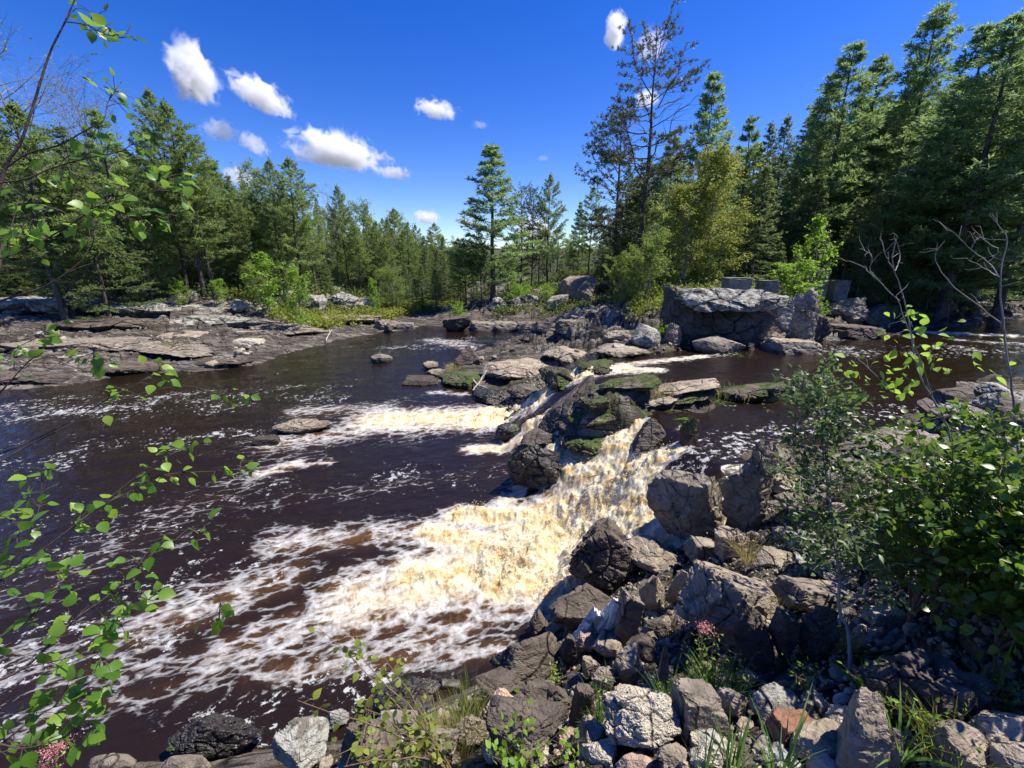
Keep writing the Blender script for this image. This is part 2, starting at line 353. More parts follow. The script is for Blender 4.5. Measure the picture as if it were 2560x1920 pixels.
def H(x, y):
    return float(H0([[x, y]])[0])
# ------------------------------------------------------------------ polar grid used for the ground and the water (fine ahead, coarse behind)
def polar(na, nr, a0, r0, r1, coarse=True):
    a = np.linspace(-a0, a0, na)
    if coarse: a = np.concatenate([np.linspace(-math.pi, -a0, 40)[:-1], a, np.linspace(a0, math.pi, 40)[1:]])
    # spacing even in the angle under the horizon out to about 60 m, then growing
    ang = np.linspace(math.atan2(2.8, r0), math.atan2(2.8, r1), nr); r = 2.8/np.tan(ang)
    A, R = np.meshgrid(a, r); X = R*np.sin(A); Y = R*np.cos(A)
    n, m = A.shape; i = np.arange(n-1)[:, None]*m; j = np.arange(m-1)[None]
    Q = np.stack([i+j, i+j+1, i+m+j+1, i+m+j], 2).reshape(-1, 4)
    return np.column_stack([X.ravel(), Y.ravel()]), Q
xy, Q = polar(760, 700, math.radians(56), .35, 320)
z0 = H0(xy); zg = z0+Hd(xy, z0)
G_R = np.linalg.norm(xy, axis=1)
N = NT('bank_ground'); v, g = worldvec(N)
a_s = N.attr('soil'); n1 = N.noise(v, 1.1, 6, .65); n2 = N.noise(v, 7, 6, .68, .3); n3 = N.noise(v, 45, 3)
lowz = N.attr('low')
rock = N.ramp(n1, [(.3, (.1, .089, .076)), (.48, (.215, .193, .165)), (.68, (.4, .365, .31))])
mp = N.n('Mapping'); mp.inputs['Rotation'].default_value = (0, 0, .3); mp.inputs['Scale'].default_value = (.35, 1.6, 3); N.l(v, mp.inputs[0])
ns = N.noise(mp.outputs[0], 2.2, 6, .66)
rock = N.mix(N.ma('MULTIPLY', lowz, N.fr(N.noise(v, .7, 6, .7), .4, .6, 0, .6)), rock, (.09, .072, .058)); rock = N.mix(N.fr(ns, .44, .56, 0, .85), rock, (.045, .036, .03))
crk = N.fr(N.vor(N.mix(.3, mp.outputs[0], N.noise(v, 1.5, 4, .6, 0, 'Color'), 'ADD'), 1.6), 0, .05, .8, 0); rock = N.mix(crk, rock, (.02, .016, .013)); rock = N.mix(N.fr(n2, .5, .72, 0, .5), rock, (.045, .037, .03))
lf = N.fr(N.noise(v, .9, 7, .75, .5), .47, .55); lf = N.ma('MULTIPLY', lf, N.attr('lichen'))
rock = N.mix(N.ma('MULTIPLY', lf, .8), rock, (.38, .38, .33))
soil = N.ramp(n2, [(.3, (.028, .022, .014)), (.5, (.07, .06, .028)), (.62, (.09, .11, .03)), (.8, (.2, .19, .09))])
col = N.mix(a_s, rock, soil); col = N.mix(.3, col, N.ramp(n3, [(.3, (.4, .4, .4)), (.7, (1, 1, 1))]), 'MULTIPLY')
h = N.ma('ADD', n2, N.ma('MULTIPLY', n3, .3)); h = N.ma('ADD', h, ns)
N.bsdf(Base_Color=col, Roughness=.85, Specular_IOR_Level=.3, Normal=N.bump(N.ma('SUBTRACT', h, crk), 1., .12)); M['ground'] = N.m
nf = fbm(np.column_stack([xy*.25, z0*.2]), 3, 4)
farland = sm(14, 18, G_R)
soil = np.clip(sm(2.0, 2.6, z0+.8*nf)*farland+.75*sm(-.1, .35, fbm(np.column_stack([xy*.5, z0]), 3, 6)-.35)*farland*sm(.5, 1., z0)+(1-farland)*sm(-.25, .3, fbm(np.column_stack([xy*1.4, z0]), 3, 8))*.8, 0, 1)
lich = sm(.9, 1.5, z0)*farland*(xy[:, 0] < 12)
gm = mkmesh('ground', np.column_stack([xy, zg]), [Q], M['ground'], True, {'soil': soil, 'lichen': lich, 'low': farland*sm(1.5, .9, z0+.3*nf)})
tag(link('ground', gm), kind='structure')
del xy, Q, z0, zg, nf, farland, soil, lich
# ------------------------------------------------------------------ water: one surface, lower pool at 0, upper pool at 1.3, falls between
def poly_dist(P, poly):
    """distance to polygon, 0 inside"""
    poly = np.asarray(poly, float); n = len(poly); d = np.full(len(P), 1e9); ins = np.zeros(len(P), bool)
    for i in range(n):
        a = poly[i]; b = poly[(i+1) % n]; e = b-a; w = P-a
        t = np.clip((w@e)/(e@e+1e-12), 0, 1); d = np.minimum(d, np.linalg.norm(w-t[:, None]*e, axis=1))
        c = ((a[1] <= P[:, 1]) & (b[1] > P[:, 1])) | ((b[1] <= P[:, 1]) & (a[1] > P[:, 1]))
        xx = a[0]+(P[:, 1]-a[1])/(b[1]-a[1]+1e-12)*(b[0]-a[0]); ins ^= c & (P[:, 0] < xx)
    return np.where(ins, 0, d)
def zp(z, *pts): return np.array([onz(px, py, z)[:2] for px, py in pts])
LOW = np.vstack([zp(0, (1470, 835), (1345, 900), (1240, 985), (1275, 1030), (1240, 1090), (1262, 1150), (1275, 1215), (1330, 1262), (1425, 1340), (1385, 1440)), [[.3, 3.4], [1., 2.8], [.5, 0], [0, -20], [-90, -20], [-90, 60], [2, 75]]])
UPP = np.vstack([zp(ZU, (1560, 868), (1500, 915), (1455, 938), (1500, 955), (1590, 960), (1640, 1010), (1655, 1060), (1712, 1095), (1722, 1130), (1800, 1160)), [[6, 5], [20, 4], [90, 10], [90, 60], [14, 40]]])
xy, Q = polar(1380, 900, math.radians(66), 1.2, 110, coarse=False)
rr = np.linalg.norm(xy, axis=1)
dU = poly_dist(xy, UPP); dL = poly_dist(xy, LOW)
t = dL/(dU+dL+1e-6); level = ZU*(.65*t+.35*sm(0, 1, t))
def caps(z, pts, soft=.5):
    """foam amount from pixel strokes (px1,py1,px2,py2,radius_m,strength)"""
    out = np.zeros(len(xy))
    for q in pts:
        x1, y1, x2, y2, r, s = q[:6]; za, zb = q[6:] if len(q) > 6 else (z, z)
        a = onz(x1, y1, za)[:2]; b = onz(x2, y2, zb)[:2]; e = b-a; w = xy-a; tt = np.clip((w@e)/(e@e+1e-9), 0, 1)
        d = np.linalg.norm(w-tt[:, None]*e, axis=1)/r
        out = np.maximum(out, s*np.exp(-(d**2)*1.1))
    return out
fo = np.maximum.reduce([
    caps(0, [(1675, 1128, 1580, 1190, .28, 1.1, 1.2, .8), (1580, 1190, 1480, 1270, .45, 1.2, .8, .35), (1480, 1270, 1400, 1330, .65, 1.2, .35, .05), (1420, 1290, 1150, 1290, .4, 1.0), (1250, 1380, 1080, 1330, .45, .95)]),
    caps(.12, [(1400, 1290, 1250, 1400, .85, 1.15), (1250, 1400, 1050, 1430, .8, .9), (1500, 1330, 1380, 1450, .6, 1.05)]),
    caps(0, [(1250, 1420, 900, 1500, .9, .72), (1050, 1330, 700, 1360, .55, .54), (1000, 1000, 500, 1260, .9, .33), (500, 1260, 0, 1500, 1.2, .33), (1250, 1180, 700, 1250, .5, .3), (900, 1500, 560, 1640, .65, .5), (1300, 1500, 1050, 1600, .5, .52), (600, 1640, 150, 1700, .45, .4), (500, 1700, 100, 1800, .3, .4), (1250, 1620, 700, 1680, .3, .5), (1000, 1600, 650, 1660, .5, .45), (700, 1440, 400, 1560, .8, .5), (400, 1560, 0, 1680, .9, .36),
             (1290, 1030, 1180, 1050, .95, 1.08), (1180, 1045, 950, 1050, 1.25, .84), (1000, 1060, 700, 1110, .9, .55), (1300, 1120, 1180, 1125, .35, .8), (950, 1020, 750, 1030, .8, .5), (740, 1160, 650, 1185, .35, .62), (820, 1155, 640, 1180, .25, .6), (1350, 870, 1180, 868, .9, .85), (1200, 868, 1080, 850, 1., .55), (1470, 840, 1300, 838, .6, .6), (1160, 985, 1080, 980, .3, .55), (1350, 1190, 1260, 1260, .3, .7)]),
    caps(0, [(1440, 928, 1400, 970, .4, 1.1, 1.2, .8), (1400, 970, 1310, 1025, .5, 1.15, .8, .1), (1370, 1010, 1330, 1060, .35, 1.0, .5, .1), (1565, 1085, 1585, 1140, .22, .95, 1.1, .5), (1585, 1140, 1560, 1190, .2, .9, .5, .3), (1710, 1075, 1700, 1120, .12, .8, 1.25, 1.0)]),
    caps(ZU, [(1760, 890, 1560, 912, .35, .72), (1640, 925, 1500, 930, .35, .85), (1560, 920, 1450, 935, .45, 1.), (2560, 840, 2300, 830, .6, .7), (2560, 860, 2400, 850, .5, .5), (2250, 835, 2080, 850, .5, .38)])])
fleck = np.maximum.reduce([caps(0, [(0, 1030, 500, 1000, 2.2, .5), (500, 1000, 800, 980, 2.2, .45), (0, 1150, 700, 1080, 1.6, .42), (0, 1400, 600, 1250, 1.6, .4), (0, 1700, 500, 1500, 1.6, .5), (1000, 870, 1300, 840, 2, .5), (600, 960, 900, 860, 1.6, .28), (900, 1180, 1200, 1200, 1.0, .4), (900, 850, 1100, 835, 1.2, .3), (600, 1850, 1000, 1700, .8, .5)]),
                           caps(ZU, [(1760, 1110, 2250, 1020, .8, .5), (1750, 1020, 2050, 1010, .5, .34), (2100, 880, 2560, 870, 1.4, .5), (1700, 900, 1850, 880, .6, .4), (1720, 1140, 1850, 1120, .5, .6)])])
fallm = np.clip(1-np.abs(2*t-1), 0, 1)*(dU+dL < 9)
turb = np.clip(np.maximum(fo, .45*fleck), 0, 1.2)
fo = np.maximum(fo, .9*sm(.2, .6, fallm)*(rr < 9)*(dU+dL < 3.2)*(xy[:, 0] > .2)*(xy[:, 0] < 2.6)*(xy[:, 1] > 3.6))
turb = np.clip(np.maximum(fo, .45*fleck), 0, 1.2)
P3 = np.column_stack([xy, level*.7])
cs, sn = math.cos(.33), math.sin(.33)
fl = np.column_stack([xy[:, 0]*cs+xy[:, 1]*sn, -xy[:, 0]*sn+xy[:, 1]*cs, level*.5])
calm = .012*fbm(fl*[.9, 1.8, 1], 4, 21)*sm(2, 6, rr)*1.6+.006*fbm(fl*[4, 9, 2], 3, 31)
near = sm(40, 10, rr)
b1 = ridge(fl*[1.7, 2.6, 1.5], 4, 41)-.9; b2 = np.abs(fbm(P3*6.5, 5, 51)); b3 = fbm(fl*[3.2, 6.5, 3], 5, 61)
bil = 1-2*np.abs(fbm(P3*4.2+.25*fbm(P3*3, 2, 55)[:, None], 4, 51, 2.1, .42))
calm = calm*1.5
zf = level+calm+near*(turb**1.3*(.05*b1+.04*b3)+sm(.7, 1.1, fo)*(.07*bil+.13*fbm(P3*2.1, 3, 71)+(.016*ridge(P3*9, 3, 74)+.014*fbm(P3*26, 3, 75))*(1-.5*fallm)))
zf += .02*sm(.35, .6, turb)*fbm(P3*14, 3, 77)
zf += .18*sm(.8, 1.1, fo)*fallm*.6
N = NT('river_water'); v, g = worldvec(N)
mp = N.n('Mapping'); mp.vector_type = 'POINT'; mp.inputs['Rotation'].default_value = (0, 0, -.33); N.l(v, mp.inputs[0])
m2 = N.n('Mapping'); m2.inputs['Scale'].default_value = (1, 2.0, 1); N.l(mp.outputs[0], m2.inputs[0]); fv = m2.outputs[0]
wob = N.noise(fv, 1.6, 4, .6, 0, 'Color'); fw = N.mix(.28, fv, wob, 'ADD')
f_a = N.attr('foam'); fk = N.attr('fleck')
net = N.ma('SUBTRACT', 1, N.fr(N.vor(fw, 2.3), 0, .32, 0, 1, False)); net2 = N.ma('SUBTRACT', 1, N.fr(N.vor(fw, 6.5), 0, .35, 0, 1, False))
nn = N.noise(fw, 3.2, 8, .68); fine = N.noise(fw, 17, 5, .7)
big = N.noise(fw, .75, 4, .55); ms_ = N.n('Mapping'); ms_.inputs['Scale'].default_value = (.8, 3.6, 1); N.l(fw, ms_.inputs[0]); strk = N.noise(ms_.outputs[0], 2.2, 6, .7, .8)
pat = N.ma('ADD', N.ma('MULTIPLY', net, .22), N.ma('MULTIPLY', net2, .16)); pat = N.ma('ADD', pat, N.ma('MULTIPLY', nn, .3)); pat = N.ma('ADD', pat, N.ma('MULTIPLY', big, .28)); pat = N.ma('ADD', pat, N.ma('MULTIPLY', strk, .26)); pat = N.ma('SUBTRACT', pat, .06); pat = N.ma('ADD', pat, N.ma('MULTIPLY', fine, .22))
th = N.ma('SUBTRACT', 1.0, N.ma('MULTIPLY', N.ma('POWER', f_a, 1.4), .72))
foam = N.ma('POWER', N.fr(pat, N.ma('SUBTRACT', th, .10), N.ma('ADD', th, .24), 0, 1, False), .8)
# flecks: small separate patches drifting on dark water
fm = N.n('Mapping'); fm.inputs['Scale'].default_value = (1.0, 1.15, 1); N.l(mp.outputs[0], fm.inputs[0])
fwk = N.mix(.1, fm.outputs[0], N.noise(fm.outputs[0], 5, 3, .6, 0, 'Color'), 'ADD')
fp = N.ma('ADD', N.noise(fwk, 8, 6, .72), N.ma('MULTIPLY', N.noise(fm.outputs[0], .9, 3), .45))
ft = N.fr(fk, 0, .7, 1.0, .69, False); flk = N.ma('MULTIPLY', N.fr(fp, ft, N.ma('ADD', ft, .045)), .68)
amb = N.ma('MULTIPLY', N.fr(f_a, .36, .85), N.fr(nn, .2, .55))
wc = N.mix(amb, (.013, .0078, .005), (.33, .165, .04)); wc = N.mix(N.ma('MULTIPLY', N.fr(f_a, .2, .6), .5), wc, (.05, .024, .007))
fc = N.mix(N.fr(f_a, .45, .9), (.54, .55, .56), N.ramp(N.noise(v, 4, 8, .78), [(.33, (.33, .18, .045)), (.42, (.52, .38, .17)), (.52, (.62, .54, .36)), (.64, (.69, .66, .56))]))
allf = N.ma('MAXIMUM', foam, flk)
col = N.mix(allf, wc, fc)
alg = N.attr('alg'); al = N.ma('MULTIPLY', N.fr(alg, .2, 1.0), N.fr(N.noise(fw, 5, 6, .7, .8), .5, .6))
col = N.mix(al, col, N.ramp(fine, [(.35, (.02, .05, .006)), (.65, (.12, .22, .015))]))
ro = N.fr(allf, 0, 1, .06, .7, False); ro = N.ma('ADD', ro, N.ma('MULTIPLY', al, .3))
rip = N.ma('ADD', N.ma('MULTIPLY', N.noise(fw, 5, 5, .65), 1.5), N.ma('MULTIPLY', N.noise(fw, 24, 4, .6), .35))
turbn = N.ma('MULTIPLY', N.noise(v, 55, 4, .75), N.ma('MULTIPLY', f_a, .6))
hh = N.ma('ADD', N.ma('MULTIPLY', rip, .5), N.ma('MULTIPLY', turbn, 1.0)); hh = N.ma('ADD', hh, N.ma('MULTIPLY', allf, .22))
bs = N.bsdf(Base_Color=col, Roughness=ro, IOR=1.33, Specular_IOR_Level=.5, Normal=N.bump(hh, .8, .03), Subsurface_Weight=N.ma('MULTIPLY', N.ma('MULTIPLY', foam, N.fr(f_a, .5, .9)), .15))
bs.inputs['Subsurface Radius'].default_value = (1., .8, .45); bs.inputs['Subsurface Scale'].default_value = .05
M['water'] = N.m
alg = np.maximum.reduce([caps(ZU, [(1680, 1002, 1900, 1000, .22, 1), (1900, 990, 2130, 985, .4, .9), (1980, 1010, 2100, 1020, .3, .7), (1780, 886, 1880, 892, .25, .8), (1440, 905, 1500, 900, .2, .8), (1700, 1035, 1720, 1060, .2, .9), (1500, 895, 1540, 900, .2, .6), (1640, 1010, 1680, 1030, .2, .7)])])
wm = mkmesh('river', np.column_stack([xy, zf]), [Q], M['water'], True, {'foam': fo, 'fleck': fleck, 'alg': alg})
tag(link('river', wm), kind='structure')
WXY = xy; WZ = zf; WFO = fo; WR = rr
# spray: droplets thrown above the white water
rng = np.random.default_rng(5)
cand = np.where((fo > .85) & (rr < 14))[0]; wgt = (fo[cand]-.8)**1.5*rr[cand]**.2
pk = rng.choice(cand, 13000, p=wgt/wgt.sum())
Pd = np.column_stack([xy[pk], zf[pk]+rng.exponential(.05, len(pk))-.01])+rng.normal(0, .03, (len(pk), 3))
tv = np.array([(1, 0, 0), (-1, 0, 0), (0, 1, 0), (0, -1, 0), (0, 0, 1), (0, 0, -1)], float); tt = [(0, 2, 4), (2, 1, 4), (1, 3, 4), (3, 0, 4), (2, 0, 5), (1, 2, 5), (3, 1, 5), (0, 3, 5)]
bf = Buf(); X, Y, Z = frames(rng.normal(size=(len(pk), 3)), rng)
scatter(bf, tv, None, tt, Pd, X*rng.uniform(1, 3.2, len(pk))[:, None], Y, Z, rng.uniform(.0015, .0055, len(pk)), 0)
N = NT('spray_foam'); N.bsdf(Base_Color=(.86, .82, .7), Roughness=.5); M['spray'] = N.m
tag(link('spray', bf.mesh('spray', M['spray'])), 'drops of white spray thrown up by the tumbling water', 'spray', kind='stuff')
def surf(px, py):
    """where the sight line through a photo pixel meets ground or water"""
    d = ray(px, py); ts = np.geomspace(.8, 250, 500); P = np.array([0, 0, CZ])+ts[:, None]*d
    g_ = H0(P[:, :2]); dU_ = poly_dist(P[:, :2], UPP); dL_ = poly_dist(P[:, :2], LOW); w_ = ZU*dL_/(dU_+dL_+1e-6)
    h_ = np.maximum(g_, w_); b = np.where(P[:, 2] < h_)[0]
    if not len(b): return P[-1]
    i = b[0]; p = P[i].copy(); p[2] = h_[i]
    if i:
        f0 = P[i-1, 2]-h_[i-1]; f1 = h_[i]-P[i, 2]; k = f0/(f0+f1+1e-9); p = P[i-1]*(1-k)+P[i]*k
    return p
# ------------------------------------------------------------------ rocks
_ico = {}
def ico(n):
    if n not in _ico:
        import bmesh
        bm = bmesh.new(); bmesh.ops.create_icosphere(bm, subdivisions=n, radius=1)
        _ico[n] = (np.array([v.co[:] for v in bm.verts]), np.array([[v.index for v in f.verts] for f in bm.faces])); bm.free()
    return _ico[n]
def rock_shape(seed, style='ang', sub=5, size=(1, 1, 1)):
    """unit rock: bounding box -1..1; fractured planes, chipped blocks, cracks"""
    D, T = ico(sub); rng = np.random.default_rng(seed); s = np.asarray(size, float)
    npl = {'ang': 15, 'slab': 11, 'round': 34, 'craggy': 24, 'spike': 10}[style]
    n = rng.normal(size=(npl, 3)); n /= np.linalg.norm(n, axis=1)[:, None]
    if style == 'slab': n = np.vstack([n, [[.1, .05, 1], [-.1, .1, -1], [1, .2, .1], [-1, -.1, .15], [.1, -1, .2], [0, 1, .1]]]); h = np.concatenate([rng.uniform(.9, 1.15, npl), [.72, .72, .8, .8, .8, .8]])
    elif style == 'spike': n = np.vstack([n, [[1, .1, .35], [-1, .2, .3], [0, -1, .4], [0, 1, .3]]]); h = np.concatenate([rng.uniform(.8, 1.2, npl), [.5, .55, .5, .5]])
    else: h = rng.uniform(.72, 1.0, len(n)) if style != 'round' else rng.uniform(.9, 1., len(n))
    n = n/np.linalg.norm(n, axis=1)[:, None]
    dt = D@n.T; r = np.where(dt > .05, h[None]/np.maximum(dt, .05), 9).min(1)
    V = D*np.minimum(r, 1.7)[:, None]
    W_ = V*s; m = float(np.mean(s)); off = rng.uniform(-50, 50, 3)
    k = {'ang': .5, 'slab': .45, 'round': .22, 'craggy': 1.05, 'spike': .5}[style]
    Pn = W_/m+off
    i1, e1 = worley(Pn*1.5*[1, 1, 1.5]+.35*vn(Pn*1.3, 4)[:, None], seed % 91); i2, e2 = worley(Pn*4.2*[1, 1, 1.8]+.2*vn(Pn*4, 4)[:, None], 7+seed % 83)
    d = k*((i1-.5)*.15-.11*(1-sm(0, .1, e1))+(i2-.5)*.045-.03*(1-sm(0, .1, e2)))+fbm(Pn*1.8, 5, 13)*(.05 if style in ('ang', 'slab') else .085)*(k**.5)+fbm(Pn*14, 2, 14)*.012*(k**.5)
    if style != 'round': d = d+.05*(np.abs(((Pn[:, 2]*3.2+Pn[:, 0]*.9+.5*vn(Pn*2, 8)) % 1)-.5))
    V = V*(1+d[:, None])
    V = V-(V.max(0)+V.min(0))/2; V /= V.max(0)
    return V*s, T
NRK = [0]
def rock(c, size, style, mat, label, seed=None, rot=0, tilt=(0, 0), sub=5, cat='rock', group=None, name='rock'):
    NRK[0] += 1; seed = NRK[0]*7+3 if seed is None else seed
    V, T = rock_shape(seed, style, sub, size)
    me = mkmesh(name, V, [T], M[mat]); o = link(name, me); o.location = c; o.rotation_euler = (tilt[0], tilt[1], rot)
    return tag(o, label, cat, group)
def prock(l, r, t, b, style, mat, label, z=None, k=.8, sub=5, seed=None, tilt=(0, 0), name='rock', cat='rock', dy=0, sink=.3):
    """rock that stands where the photo shows it: left, right, top, bottom in photo pixels"""
    cx = (l+r)/2
    B = surf(cx, b) if z is None else onz(cx, b, z)
    D = depth_of(B); w = (r-l)/F*D; e = (b-t)/F*D
    ph = math.atan2(CZ-B[2], B[1]); dep = min(k*w, .75*e/max(math.sin(ph), .05)) if ph > .12 else min(k, .9)*w
    dep = max(dep, .35*w)
    h = max((e-.8*dep*math.sin(ph))/math.cos(ph), (.09 if b < 1110 and style in ('craggy', 'slab') and w > .5 else .2)*w)
    u = B[:2]/np.linalg.norm(B[:2]); cxy = B[:2]+u*dep*.5
    hh = h*(1+sink)
    return rock((cxy[0], cxy[1]+dy, B[2]+h-hh/2), (w/2*1.04, dep/2*1.1, hh/2*1.06), style, mat, label, seed, 0, tilt, sub, cat, None, name)
